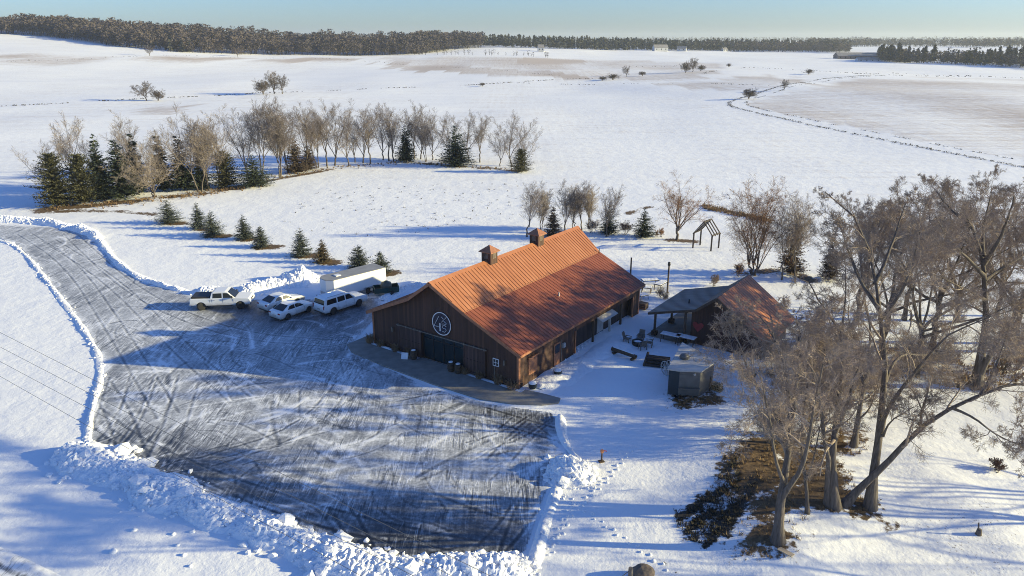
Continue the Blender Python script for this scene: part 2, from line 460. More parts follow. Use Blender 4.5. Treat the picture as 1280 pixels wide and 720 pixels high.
so = bpy.data.objects.new('sun', sl); COL.objects.link(so)
sd = Vector((math.sin(R(SUN_AZ)) * math.cos(R(SUN_EL)), math.cos(R(SUN_AZ)) * math.cos(R(SUN_EL)), math.sin(R(SUN_EL))))
so.rotation_euler = sd.to_track_quat('Z', 'Y').to_euler(); so.location = (60, 40, 60)
cam = bpy.data.cameras.new('camera'); co_ = bpy.data.objects.new('camera', cam); COL.objects.link(co_)
cam.sensor_width = 36; cam.lens = F / 1280 * 36; cam.clip_end = 20000; cam.clip_start = .5
co_.location = (0, 0, HC); co_.rotation_euler = (math.pi / 2 - PITCH, 0, 0); scene.camera = co_
vs_ = scene.view_settings; vs_.view_transform = 'Standard'; vs_.look = 'None'; vs_.gamma = 1; vs_.exposure = .93
scene.cycles.use_denoising = True; scene.cycles.denoising_prefilter = 'NONE'; scene.cycles.use_adaptive_sampling = False; scene.cycles.filter_width = 1.0
scene.cycles.max_bounces = 6; scene.cycles.diffuse_bounces = 3; scene.cycles.glossy_bounces = 2

# ------------------------------------------------------------------ ground
def axis(a, b, step, far, ratio=1.06):
    c = list(np.arange(a, b + step * .5, step)); s = step; x = c[-1]
    while x < far: s *= ratio; x += s; c.append(x)
    s = step; x = a
    lo = []
    while x > -far: s *= ratio; x -= s; lo.append(x)
    return np.array(lo[::-1] + c)

LOT = px((-150, 290), (-60, 286), (0, 281), (72, 284), (112, 293), (130, 312), (150, 332), (185, 353), (232, 367), (300, 375), (400, 374),
         (474, 372), (482, 384), (440, 430), (436, 438), (540, 486), (612, 505), (690, 516), (697, 528), (700, 545), (716, 576), (700, 592), (688, 602),
         (672, 645), (658, 688), (632, 706), (520, 706), (430, 694), (400, 668), (330, 640), (250, 612), (180, 590), (112, 562),
         (112, 520), (130, 455), (100, 405), (58, 350), (26, 310), (0, 298), (-60, 302), (-150, 308))
TRACK = smooth_line(px((1300, 209), (1200, 190), (1100, 170), (1000, 150), (945, 138), (918, 131), (930, 124), (960, 116), (985, 107), (1040, 98), (1100, 94)))

xs = axis(-92, 72, .7, 7500, 1.075); ys = axis(22, 132, .7, 9500, 1.07)
ys = ys[ys > -1500]
GX, GY = np.meshgrid(xs, ys); gx, gy = GX.ravel(), GY.ravel(); gz = terrain(gx, gy)
nx, ny = len(xs), len(ys)
I = np.arange(nx * ny).reshape(ny, nx)
quads = np.stack([I[:-1, :-1], I[:-1, 1:], I[1:, 1:], I[1:, :-1]], -1).reshape(-1, 4)

near = (np.abs(gx) < 140) & (gy < 260) & (gy > 10)
def near_soft(polys, w):
    r = np.zeros(len(gx))
    for p in polys: r[near] = np.maximum(r[near], soft(p, gx[near], gy[near], w))
    return r
def near_strip(lines, w):
    r = np.zeros(len(gx))
    for l, ww in lines: r[near] = np.maximum(r[near], np.clip(1 - dist_line(l, gx[near], gy[near]) / (2 * ww), 0, 1))
    return r

mound = [px((900, 575), (940, 520), (985, 530), (1040, 560), (1075, 610), (1105, 632), (1095, 650), (1060, 640), (1010, 640), (1000, 690), (975, 704), (925, 700), (905, 672), (930, 640), (900, 610)),
         px((1000, 520), (1060, 520), (1088, 560), (1060, 575), (1020, 560)),
         px((1110, 452), (1150, 440), (1210, 455), (1290, 430), (1290, 475), (1225, 492), (1170, 480), (1130, 470)),
         px((850, 500), (890, 496), (905, 505), (865, 511), (838, 507)),
         px((925, 462), (1000, 455), (1040, 470), (1000, 486), (930, 478)),
         px((1000, 440), (1110, 420), (1150, 470), (1090, 520), (1010, 500))]
belt_line = px((62, 256), (150, 254), (230, 243), (300, 232), (330, 222), (420, 209), (500, 202), (580, 207), (650, 213))
grass = np.maximum(near_soft(mound[:2] + mound[3:4], 2.0), .62 * near_soft(mound[2:3] + mound[5:6], 2.5)) - .5 * sstep(.48, .68, fbm(gx / 1.8, gy / 1.8, 91, 3)) * near
grass = np.maximum(grass, near_strip([(px((60, 262), (110, 258), (180, 250), (240, 243), (300, 234)), 2.6), (px((300, 234), (345, 224), (420, 211)), 1.1),
        (px((520, 204), (580, 208), (655, 214)), 1.3), (px((72, 264), (150, 264), (190, 268)), 1.0), (px((880, 258), (960, 275)), 1.1), (px((785, 267), (810, 259)), .9),
        (px((838, 300), (870, 302)), 1.0), (px((925, 342), (985, 338), (1010, 350)), 1.2)], 1) * (.45 + .75 * fbm(gx / 3.5, gy / 3.5, 55, 3)))
spruce_px = [(212, 279, 250), (249, 286, 252), (266, 295, 263), (306, 299, 268), (327, 309, 282), (377, 320, 284), (404, 328, 299), (449, 335, 306), (476, 342, 314)]
for u, v, t in spruce_px:
    x, y = at(u + 7, v); near_d = np.hypot((gx - x) / 1.7, (gy - y) / 1.1); grass = np.maximum(grass, np.clip(1.25 - .6 * near_d, 0, 1))
dirt = near_soft([px((845, 640), (905, 575), (925, 560), (925, 640), (880, 690), (862, 660)), px((800, 700), (830, 690), (860, 712), (830, 722)),
                  px((815, 488), (845, 480), (880, 500), (850, 507), (822, 503))], 1.6) * .62
lines_rows = [(px((858, 672), (905, 610)), .35), (px((880, 682), (925, 625)), .4), (px((845, 650), (880, 625)), .3), (px((905, 665), (945, 600)), .5)]
dirt = np.maximum(dirt, near_strip(lines_rows, 1) * .9)

Dd = np.hypot(gx, gy)
stub = .30 * np.ones(len(gx)) * sstep(70, 160, gy)
trk_poly = [tuple(p) for p in TRACK]
field_r = [p for p in TRACK[:int(len(TRACK) * .55)]] + px((1000, 112), (1060, 100), (1200, 96), (1400, 100)) + px((1500, 240))
stub = np.where(inside(field_r, gx, gy), .38 + .5 * vnoise(gx / 60, gy / 60, 44), stub)
for poly, a in ((px((440, 74), (560, 84), (700, 92), (720, 99), (560, 95), (470, 80)), .95), (px((0, 70), (200, 71), (420, 72), (440, 76), (200, 77), (0, 76)), .8),
                (px((480, 72), (690, 72), (900, 78), (880, 96), (700, 100), (560, 90)), .62), (px((640, 73), (740, 74), (700, 80), (640, 78)), .95),
                (px((150, 138), (280, 133), (300, 142), (170, 147)), .7), (px((780, 106), (900, 96), (1000, 92), (960, 112), (820, 118)), .72)):
    jx = (fbm(gx / 30, gy / 60, 14, 3) - .5) * 90; jy = (fbm(gx / 60, gy / 30, 15, 3) - .5) * 70; stub = np.maximum(stub, np.where(inside(poly, gx + jx, gy + jy), a, 0))
stub = stub * (.6 + .55 * vnoise(gx / 35, gy / 90, 5))
stub = np.where(dist_line(trk_poly, gx, gy) < 3.2, 0, stub)
speck = .35 * sstep(95, 130, gy) * (.4 + vnoise(gx / 12, gy / 12, 8)) + np.where((gx > 14) & (gy < 50), 1.0, 0) * sstep(.38, .62, fbm(gx / 6, gy / 6, 61, 3)) \
      + np.where((gx > 3) & (gx < 22) & (gy > 44) & (gy < 54), .8, 0) * sstep(.4, .65, fbm(gx / 4, gy / 4, 71, 3))
speck = np.clip(speck, 0, 1)
me = np_mesh('ground', np.stack([gx, gy, gz], 1), [quads], MT['ground'], dict(grass=grass, dirt=dirt, stub=stub, speck=speck), True)
tag(link('ground', me), kind='structure')

# ------------------------------------------------------------------ ploughed lot: fine sheet with tyre marks as wear in the packed snow
st = .1
lx = np.arange(min(p[0] for p in LOT), max(p[0] for p in LOT) + st, st); ly = np.arange(min(p[1] for p in LOT), max(p[1] for p in LOT) + st, st)
LX, LY = np.meshgrid(lx, ly); keep = inside(LOT, LX, LY)
cell = keep[:-1, :-1] & keep[1:, :-1] & keep[:-1, 1:] & keep[1:, 1:]
used = np.zeros_like(keep); used[:-1, :-1] |= cell; used[1:, :-1] |= cell; used[:-1, 1:] |= cell; used[1:, 1:] |= cell
ids = -np.ones(used.shape, int); ids[used] = np.arange(used.sum())
lq = np.stack([ids[:-1, :-1][cell], ids[:-1, 1:][cell], ids[1:, 1:][cell], ids[1:, :-1][cell]], -1)
qx, qy = LX[used], LY[used]
snow = .59 + .3 * (fbm(qx / 7, qy / 7, 12, 4) - .5)
snow += .10 * sstep(-28, -40, qx) * sstep(50, 62, qy)                       # the drive: grey ice
for poly, a, wd in ((px((130, 560), (240, 560), (400, 640), (560, 650), (690, 640), (660, 705), (430, 705), (330, 650), (200, 600)), -.39, 3.2),
                    (px((380, 372), (470, 372), (470, 400), (400, 420), (330, 410), (250, 390), (300, 372)), -.22, 2.0),
                    (px((640, 500), (700, 512), (700, 548), (650, 545), (600, 512)), -.30, 1.6),
                    (px((300, 470), (560, 470), (600, 520), (520, 590), (330, 560), (200, 520)), .05, 4.0),
                    (px((420, 420), (520, 470), (640, 505), (560, 500), (440, 450)), -.15, 1.2),
                    (px((100, 560), (125, 460), (170, 500), (240, 600), (150, 590)), -.1, 2.0)):
    snow += a * soft(poly, qx, qy, wd)
rng = np.random.default_rng(5)
def track(pl, wd, amt, edge=.12):
    global snow
    pl = np.array(pl); b = (qx > pl[:, 0].min() - 1) & (qx < pl[:, 0].max() + 1) & (qy > pl[:, 1].min() - 1) & (qy < pl[:, 1].max() + 1)
    if not b.any(): return
    d = dist_line(pl, qx[b], qy[b]); n = .4 + .9 * vnoise(qx[b] / .8, qy[b] / .8, int(rng.integers(999)))
    s = snow[b]; s += amt * np.clip(1.4 - d / wd, 0, 1) * n; s += edge * np.exp(-((d - wd * 1.5) / .12) ** 2) * n; snow[b] = s
def pair(pl, amt, wd=.16, gap=.8):
    pl = np.array(smooth_line(pl, 2)); t = np.gradient(pl, axis=0); t /= np.linalg.norm(t, axis=1)[:, None] + 1e-9; nrm = np.stack([-t[:, 1], t[:, 0]], 1)
    for s in (-gap, gap): track(pl + nrm * s, wd * .75, amt * .8)
for q in ([(120, 540), (180, 575), (300, 640), (420, 680), (560, 700)], [(112, 515), (170, 560), (290, 610), (430, 655), (600, 690)], [(125, 480), (150, 520), (170, 580)],
          [(150, 470), (135, 520), (120, 556)], [(180, 470), (160, 520), (130, 560)], [(210, 470), (190, 530), (150, 575)], [(235, 480), (215, 540), (190, 590)],
          [(700, 545), (650, 530), (600, 515)], [(725, 490), (670, 525), (640, 545), (590, 560)], [(712, 500), (660, 535), (620, 580)], [(680, 600), (655, 650), (640, 700)],
          [(670, 610), (640, 660), (600, 700)], [(60, 300), (140, 350), (230, 440), (300, 500)], [(30, 292), (90, 330), (150, 420), (210, 520)],
          [(90, 295), (170, 370), (290, 420), (420, 430)], [(440, 470), (380, 540), (250, 580)], [(430, 650), (445, 680), (455, 700)], [(395, 640), (410, 665), (418, 690)]):
    pair(px(*q), -.30)
xa, xb, ya, yb = qx.min(), qx.max(), qy.min(), qy.max()
for k in range(330):
    if k % 3: x, y = rng.uniform(-34, 3), rng.uniform(34, 66)
    else: i = rng.integers(len(qx)); x, y = qx[i], qy[i]
    a = rng.choice([.55, .9, 2.2, 2.6, 1.9], p=[.25, .2, .2, .2, .15]) + rng.normal(0, .16); L = rng.uniform(1.2, 7); cv = rng.normal(0, .12)
    pts = [(x, y)]
    for j in range(6):
        x += math.cos(a) * L / 6; y += math.sin(a) * L / 6; a += cv; pts.append((x, y))
    if rng.random() < .45: pair(pts, rng.choice([-.26, .2, -.18]), .13)
    else: track(pts, rng.uniform(.07, .2), rng.choice([.26, .2, -.24, .3]), .05)
de = dist_line(LOT + [LOT[0]], qx, qy)
snow += .55 * np.clip(1 - de / .9, 0, 1) * (vnoise(qx / .7, qy / .7, 77)) 
qz = .012 + .03 * np.clip(snow, 0, 1)
me = np_mesh('parking_lot', np.stack([qx, qy, qz], 1), [lq], MT['lot'], dict(snow=snow), True)
tag(link('parking_lot', me), kind='structure')

# ------------------------------------------------------------------ ploughed snow banks
def ico(sub=1):
    import bmesh
    bm = bmesh.new(); bmesh.ops.create_icosphere(bm, subdivisions=sub, radius=1); bm.verts.ensure_lookup_table()
    V = np.array([v.co[:] for v in bm.verts]); Fc = np.array([[v.index for v in f.verts] for f in bm.faces]); bm.free(); return V, Fc
IV, IF = ico(2); IV1, IF1 = ico(1)

def bank(pl, width, height, seed, lump=.6, step=.12, clods=120, csize=(.06, .28), taper=True):
    r = np.random.default_rng(seed); pl = resample(smooth_line(pl, 2), step); n = len(pl)
    t = np.gradient(pl, axis=0); t /= np.linalg.norm(t, axis=1)[:, None] + 1e-9; nrm = np.stack([-t[:, 1], t[:, 0]], 1)
    m = max(8, int(width / step)); a = np.linspace(-1, 1, m)
    s = np.arange(n) * step
    wv = width / 2 * (.6 + .85 * fbm(s / 2.6, s * 0, seed, 2)); hv = height * (.3 + 1.35 * fbm(s / 2.4, s * 0 + 3, seed + 4, 3))
    if taper: e = np.minimum(np.arange(n), np.arange(n)[::-1]) * step; k = sstep(-.3, max(.6, height * 1.6), e); wv = wv * (.4 + .6 * k); hv = hv * k
    X = pl[:, None, 0] + nrm[:, None, 0] * wv[:, None] * a; Y = pl[:, None, 1] + nrm[:, None, 1] * wv[:, None] * a
    prof = (1 - a ** 2) ** .9
    sc = max(.2, .42 * height)
    lum = (1 - np.minimum(worley(X / sc, Y / sc, seed), 1) ** 1.6) * .6 + (1 - np.minimum(worley(X / sc * 2.3, Y / sc * 2.3, seed + 1), 1) ** 1.5) * .4
    Z = hv[:, None] * prof * (.62 + lump * 1.5 * (lum - .3)) + .3 * height * (fbm(X / .34, Y / .34, seed + 8, 3) - .5) * np.minimum(1, prof * 4)
    Z = Z - .05 * (1 - prof) + terrain(X, Y)
    I = np.arange(n * m).reshape(n, m); q = np.stack([I[:-1, :-1], I[:-1, 1:], I[1:, 1:], I[1:, :-1]], -1).reshape(-1, 4)
    V = [np.stack([X.ravel(), Y.ravel(), Z.ravel()], 1)]; Fc = []; off = n * m
    for k in range(clods):
        i = r.integers(n); aa = np.clip(r.normal(0, .55), -1.25, 1.25); rr = r.uniform(*csize) * r.uniform(.3, 1) ** 1.5 * (r.uniform(1.8, 2.8) if k % 29 == 0 and height > .5 else 1)
        x = pl[i, 0] + nrm[i, 0] * wv[i] * aa; y = pl[i, 1] + nrm[i, 1] * wv[i] * aa
        z = hv[i] * max(0, 1 - aa * aa) ** .9 * .8 + th(x, y) + rr * .15
        v = (IV1 + r.normal(0, .15, IV1.shape)) * rr * np.array([r.uniform(.7, 1.4), r.uniform(.7, 1.4), r.uniform(.5, .9)])
        V.append(v + np.array([x, y, z])); Fc.append(IF1 + off); off += len(IV1)
    me = np_mesh('snow_bank', np.concatenate(V), [q] + ([np.concatenate(Fc)] if Fc else []), MT['snow'], smooth=height < .35)
    return tag(link('snow_bank', me), kind='structure')

bank(px((75, 566), (110, 575), (180, 602), (250, 638), (330, 664), (400, 690), (440, 712)), 3.1, .58, 11, clods=1000, csize=(.06, .34))
bank(px((400, 700), (470, 714), (560, 716), (630, 714), (668, 706)), 2.6, .72, 12, clods=800, csize=(.06, .3))
bank(px((664, 712), (672, 690), (682, 650), (698, 608)), .8, .3, 13, clods=50, csize=(.05, .16))
bank(px((690, 606), (715, 590), (735, 580)), 3.0, .85, 14, clods=500, csize=(.06, .3))
bank(px((700, 520), (702, 548), (718, 572), (728, 578)), .7, .28, 15, clods=30, csize=(.04, .12))
bank(px((108, 566), (112, 520), (131, 455), (100, 405), (58, 350), (26, 311), (0, 299), (-60, 303)), 0.75, .13, 16, clods=420, csize=(.04, .2))
bank(px((-60, 278), (0, 276), (40, 277), (72, 281), (112, 290), (124, 300)), 2.3, .65, 17, clods=190)
bank(px((124, 300), (140, 322), (160, 340), (195, 356), (235, 365)), 1.1, .36, 18, clods=160, csize=(.05, .17))
bank(px((238, 368), (262, 366), (285, 366)), 2.4, .9, 19, clods=60)
bank(px((296, 374), (312, 366), (340, 358), (372, 351), (398, 348)), 3.6, 1.35, 20, clods=500)
bank(px((478, 376), (500, 362), (530, 356)), 1.6, .4, 22, clods=40)
bank([(-6.191 + .811 * 9.6 + .584 * 1.0, 59.214 - .584 * 9.6 + .811 * 1.0), (-6.191 + .811 * 10.0 + .584 * 9, 59.214 - .584 * 10.0 + .811 * 9), (-6.191 + .811 * 10.4 + .584 * 15, 59.214 - .584 * 10.4 + .811 * 15), (-6.191 + .811 * 12.6 + .584 * 15.4, 59.214 - .584 * 12.6 + .811 * 15.4)], 3.0, .30, 23, lump=.06, clods=6, csize=(.04, .1))

# verge lane in the near left corner, snow over gravel
lane = resample(smooth_line(px((-80, 668), (0, 706), (60, 736), (140, 780)), 1), .25)
r_ = np.random.default_rng(3); V = []; 
tt = np.gradient(lane, axis=0); tt /= np.linalg.norm(tt, axis=1)[:, None]; nn = np.stack([-tt[:, 1], tt[:, 0]], 1)
aa = np.linspace(-3.2, 1.0, 34); X = lane[:, None, 0] + nn[:, None, 0] * aa; Y = lane[:, None, 1] + nn[:, None, 1] * aa
ruts = sum(np.exp(-((aa - c) / .14) ** 2) for c in (-.1, -.75, -1.6, -2.3))
sn = .95 - 1.05 * ruts[None] * (.4 + .8 * vnoise(X / .5, Y / .5, 4)) - .35 * (aa[None] < -1.1) * vnoise(X / .25, Y / .25, 6)
Z = terrain(X, Y) + .03 + .12 * np.exp(-((aa - .55) / .25) ** 2)[None] * (.6 + .7 * vnoise(X / .4, Y / .4, 9)) - .02 * ruts[None] + .03 * fbm(X / .3, Y / .3, 2, 2)
Z[:, -1] -= .12; Z[:, 0] -= .1
n_, m_ = X.shape; I = np.arange(n_ * m_).reshape(n_, m_); q = np.stack([I[:-1, :-1], I[:-1, 1:], I[1:, 1:], I[1:, :-1]], -1).reshape(-1, 4)
tag(link('lane', np_mesh('lane', np.stack([X.ravel(), Y.ravel(), Z.ravel()], 1), [q], MT['lot'], dict(snow=sn.ravel()), True)), kind='structure')

# snow lumps thrown over the crust; lumps added to shade like boot prints
def clumps(name, pts, sizes, flat, mat, seed):
    r = np.random.default_rng(seed); V = []; Fc = []; off = 0
    for (x, y), s in zip(pts, sizes):
        v = IV * (1 + .4 * (r.random((len(IV), 1)) - .5)) * s * np.array([1, 1, flat]); V.append(v + np.array([x, y, th(x, y) + s * flat * .35])); Fc.append(IF + off); off += len(IV)
    return tag(link(name, np_mesh(name, np.concatenate(V), [np.concatenate(Fc)], mat, smooth=True)), kind='stuff')
P = px((142, 690), (168, 663), (217, 668), (222, 682), (230, 694), (238, 708), (206, 648), (150, 640)); clumps('snow_clods', P, [.2, .16, .13, .12, .12, .11, .1, .07], .7, MT['snow'], 4)
foot = []
for l in ([(708, 620), (740, 645), (790, 680), (835, 712)], [(690, 690), (715, 640), (760, 600), (790, 560)], [(715, 628), (700, 660), (680, 700)], [(648, 470), (690, 440), (740, 405)], [(670, 480), (720, 440), (755, 410)]):
    pl = resample(px(*l), .42); k = np.where(np.arange(len(pl)) % 2, .12, -.12)
    t = np.gradient(pl, axis=0); t /= np.linalg.norm(t, axis=1)[:, None]; foot += [tuple(p) for p in pl + np.stack([-t[:, 1], t[:, 0]], 1) * k[:, None]]
clumps('bootprint_lumps', foot, np.random.default_rng(2).uniform(.07, .13, len(foot)), .55, MT['snow'], 6)  # raised lumps, their shadows stand in for boot print hollows

# ------------------------------------------------------------------ barn
BX, BY, YAW = -6.191, 59.214, .624
BD = (math.sin(YAW), math.cos(YAW)); BR = (math.cos(YAW), -math.sin(YAW))
def bw(s, t): return BX + BR[0] * s + BD[0] * t, BY + BR[1] * s + BD[1] * t
def bl(x, y): dx, dy = x - BX, y - BY; return dx * BR[0] + dy * BR[1], dx * BD[0] + dy * BD[1]
HW, LB, HE, BO, HB, HP = 8.28, 21.5, 3.08, 3.136, 5.572, 7.75
EO = HW + .41
def roof_z(s):
    s = abs(s); return HP + (HB - HP) * s / BO if s < BO else HB + (HE - HB) * (s - BO) / (EO - BO)
barn = empty('barn', (BX, BY, 0), -YAW, 'big dark brown timber barn with an orange metal roof and a round logo board', 'barn')

T = .2
def gable(y0, y1, notch=None):
    pts = [(-HW, 0)]
    if notch: a, b, z = notch; pts += [(a, 0), (a, z), (b, z), (b, 0)]
    pts += [(HW, 0), (HW, roof_z(HW) - .02), (BO, HB - .02), (0, HP - .02), (-BO, HB - .02), (-HW, roof_z(HW) - .02)]
    return pts, y0, y1
m = MB()
p, a, b = gable(0, T, (-2.1, 2.62, 2.58)); m.prism(p, lambda q: (q[0], 0, q[1]), lambda q: (q[0], T, q[1]))
p, a, b = gable(0, T); m.prism(p, lambda q: (q[0], LB - T, q[1]), lambda q: (q[0], LB, q[1]))
zt = roof_z(HW) - .1
m.box(-HW, -HW + T, T, LB - T, 0, zt)
pr = [(T, 0), (8.6, 0), (8.6, 2.2), (20.4, 2.2), (20.4, 0), (LB - T, 0), (LB - T, zt), (T, zt)]
m.prism(pr, lambda q: (HW - T, q[0], q[1]), lambda q: (HW, q[0], q[1]))
m.build('wall', MT['barnwood'], barn)
MB().box(HW - .85, HW - .7, 8.6, 20.4, 0, 2.3).box(HW - .7, HW - T, 8.5, 8.598, 0, 2.3).box(HW - .7, HW - T, 20.402, 20.5, 0, 2.3).box(HW - .7, HW - T, 8.6, 20.4, 2.2, 2.3).build('porch_recess', MT['darkwood'], barn)
MB().box(-2.2, 2.7, 1.6, 1.7, 0, 2.7).box(-2.2, -2.12, T, 1.6, 0, 2.7).box(2.64, 2.72, T, 1.6, 0, 2.7).box(-2.2, 2.72, T, 1.6, 2.62, 2.7).build('entrance_recess', MT['darkwood'], barn)
# entrance glazing
gl = MB().box(-2.1, 2.62, .12, .16, .1, 2.58).build('entrance_glass', MT['glassdoor'], barn)
f = MB()
for x in (-2.06, -.92, .26, 1.44, 2.58): f.box(x - .04, x + .04, .07, .119, .1, 2.54)
f.box(-2.1, 2.62, .07, .118, 2.02, 2.1); f.box(-2.1, 2.62, .066, .117, .1, .2); f.box(-2.1, 2.62, .066, .117, 2.5, 2.58)
f.build('mullions', MT['iron'], gl)
# sliding doors and their track
for x0, x1 in ((-4.95, -2.12), (2.64, 5.0)):
    dd = MB().box(x0, x1, -.13, -.06, .14, 2.56).build('sliding_door', MT['doorwood'], barn)
    fr = MB(); 
    for z0, z1 in ((.14, .3), (1.26, 1.42), (2.4, 2.56)): fr.box(x0, x1, -.165, -.131, z0, z1)
    for xa in (x0, x1 - .15): fr.box(xa, xa + .15, -.168, -.131, .3, 2.4)
    fr.build('door_frame', MT['doorwood'], dd)
tr = MB().box(-5.1, 5.15, -.19, -.07, 2.60, 2.68)
for x in (-4.9, -3.9, -2.9, -2.2, 2.75, 3.8, 4.9): tr.box(x - .06, x + .06, -.2, -.06, 2.55, 2.74)
tr.build('door_track', MT['greywood'], barn)
# corner boards and rake trim
for q in ((-HW - .03, -HW + .16, -.04, -.003), (HW - .16, HW + .002, -.04, -.003), (HW + .003, HW + .04, -.04, .2), (HW + .003, HW + .035, LB - .2, LB + .03)): MB().box(*q, 0, zt - .1).build('corner_trim', MT['trim'], barn)
# round logo board
LXc, LZc, LR = .25, 3.88, 1.05
lg = MB(); lg.cyl((LXc, -.005, LZc), (LXc, -.07, LZc), LR, n=48); logo = lg.build('logo_board', MT['navy'], barn)
ring = MB(); N = 56
for i in range(N):
    a0, a1 = 2 * math.pi * i / N, 2 * math.pi * (i + 1) / N
    ring.slab(*[(LXc + r * math.cos(a), -.075, LZc + r * math.sin(a)) for a, r in ((a0, LR * .93), (a1, LR * .93), (a1, LR), (a0, LR))], -.02)
ring.build('logo_ring', MT['white'], logo)
def lp(x, y): return LXc + (x - 845) / 178 * LR, LZc - ((y - 388) - .34 * (x - 845)) / 218 * LR
lt = MB()
def stroke(pts, w):
    for a, b in zip(pts[:-1], pts[1:]):
        A = lp(*a); B = lp(*b); lt.bar((A[0], -.082 - .001 * len(lt.f) / 40, A[1]), (B[0], -.082 - .001 * len(lt.f) / 40, B[1]), w, .022)
stroke([(800, 240), (706, 405), (822, 452)], .085); stroke([(815, 372), (815, 525)], .11)
stroke([(950, 265), (850, 355)], .075); stroke([(848, 258), (886, 300)], .06); stroke([(884, 332), (940, 390)], .07)
stroke([(852, 392), (890, 392), (940, 412)], .06)
S = [(935, 448), (905, 420), (868, 425), (858, 455), (885, 478), (925, 490), (932, 525), (905, 552), (862, 530)]
stroke(S, .065)
lt.build('logo_lettering', MT['white'], logo)
# sconces, sign, side door, side windows
for x, z in ((-5.7, 2.0), (6.9, 2.0)):
    sc = MB().box(x - .07, x + .07, -.16, -.003, z - .22, z + .2).build('sconce', MT['greywood'], barn)
sg = MB().box(5.72, 6.32, -.06, -.003, 1.45, 2.12).build('notice_board', MT['white'], barn)
MB().box(5.78, 6.0, -.07, -.061, 1.8, 2.06).box(6.05, 6.26, -.07, -.061, 1.8, 2.06).box(5.78, 6.0, -.07, -.061, 1.51, 1.75).box(6.05, 6.26, -.07, -.061, 1.51, 1.75).build('notice_panels', MT['iron'], sg)
MB().box(5.82, 5.9, -.05, -.002, 0, 1.45).build('notice_post', MT['greywood'], barn)
wn = MB().box(HW + .003, HW + .07, 1.35, 2.6, .7, 2.2).build('shutter', MT['trim'], barn)
MB().box(HW + .071, HW + .2, 1.25, 2.7, 2.2, 2.3).build('shutter_hood', MT['trim'], wn)
sdoor = MB().box(HW + .003, HW + .06, 5.25, 6.25, .05, 2.1).build('side_door', MT['trim'], barn)
MB().box(HW + .061, HW + .08, 5.4, 6.1, 1.2, 1.95).build('door_pane', MT['carglass'], sdoor)
MB().box(HW + .003, HW + .05, 6.4, 6.52, .05, 2.15).build('door_jamb', MT['greywood'], barn)
bx = MB().box(HW + .003, HW + .16, 6.62, 6.95, 1.35, 1.75).build('meter_box', MT['palemetal'], barn)
for t_, mt in ((8.9, 'trim'), (12.2, 'timber'), (15.4, 'palemetal'), (17.7, 'timber'), (20.2, 'trim')):
    MB().box(HW - .17, HW + .01, t_ - .09, t_ + .09, 0, 2.2).build('porch_post', MT[mt], barn)
MB().slab((HW + .012, 12.6, 2.25), (HW + .7, 12.6, 1.95), (HW + .7, 15.6, 1.95), (HW + .012, 15.6, 2.25), .05).build('awning', MT['palemetal'], barn)
MB().box(HW - .69, HW - .65, 14.0, 15.2, .1, 2.1).build('porch_door', MT['palemetal'], barn)
# roof: two pitches a side, prow ends, standing seams
def ey(s):      # how far the front edge runs out at an offset from the ridge
    s = abs(s); return -1.25 + .7 * s / BO if s < BO else -.55 + .2 * (s - BO) / (EO - BO)
def roof_side(sg):
    up = MB(); lo = MB(); th_ = .11
    def q(s, y, z): return (sg * s, y, z)
    A = [q(0, ey(0), HP), q(BO, ey(BO), HB), q(BO, LB - ey(BO), HB), q(0, LB - ey(0), HP)]
    B = [q(BO, ey(BO), HB), q(EO, ey(EO), HE), q(EO, LB - ey(EO), HE), q(BO, LB - ey(BO), HB)]
    up.slab(*A, th_ * sg); lo.slab(*B, th_ * sg)
    for mb, s0, s1, z0, z1 in ((up, 0, BO, HP, HB), (lo, BO, EO, HB, HE)):
        nrm = Vector((z0 - z1, 0, s1 - s0)).normalized(); dn = Vector((s1 - s0, 0, z1 - z0))
        y = ey(0) + .05; 
        while y < LB - ey(0):
            f0, f1 = 0.0, 1.0
            def lim(f): s = s0 + (s1 - s0) * f; return ey(s) + .02 <= y <= LB - ey(s) - .02
            while f1 > 0 and not lim(f1): f1 -= .05
            if f1 > .1 and lim(0.0):
                a = Vector((s0, y, z0)) + nrm * (th_ + .018); b = a + dn * f1
                a.x *= sg; b.x *= sg; mb.bar(a, b, .035, .036 if mb is up else .018)
            y += .44
    return up, lo
upr, lor = roof_side(1); upl, lol = roof_side(-1)
upr.add(upl.v, upl.f); ro = upr.build('roof', MT['roof'], barn)
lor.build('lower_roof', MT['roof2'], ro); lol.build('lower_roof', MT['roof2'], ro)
rc = MB()
for sg in (1, -1): rc.slab((0, ey(0) - .03, HP + .14), (sg * .28, ey(.28) - .03, roof_z(.28) + .14), (sg * .28, LB - ey(.28) + .03, roof_z(.28) + .14), (0, LB - ey(0) + .03, HP + .14), .03 * sg)
rc.build('ridge_cap', MT['roof'], ro)
fl = MB()
for sg in (1, -1): fl.bar((sg * BO, ey(BO), HB + .12), (sg * BO, LB - ey(BO), HB + .12), .12, .06)
fl.build('pitch_flashing', MT['trim'], ro)
fa = MB()
for sg in (1, -1):
    fa.bar((0, ey(0) - .03, HP - .04), (sg * BO, ey(BO) - .03, HB - .04), .05, .26); fa.bar((sg * BO, ey(BO) - .03, HB - .04), (sg * EO, ey(EO) - .03, HE - .04), .05, .26)
    fa.bar((0, LB - ey(0) + .03, HP - .04), (sg * BO, LB - ey(BO) + .03, HB - .04), .05, .26); fa.bar((sg * BO, LB - ey(BO) + .03, HB - .04), (sg * EO, LB - ey(EO) + .03, HE - .04), .05, .26)
    fa.bar((sg * (EO + .02), ey(EO), HE - .03), (sg * (EO + .02), LB - ey(EO), HE - .03), .05, .2)
fa.build('fascia', MT['trim'], ro)
vp = MB().cyl((5.6, 10.2, roof_z(5.6)), (5.6, 10.2, roof_z(5.6) + .45), .07).build('vent_pipe', MT['palemetal'], ro)
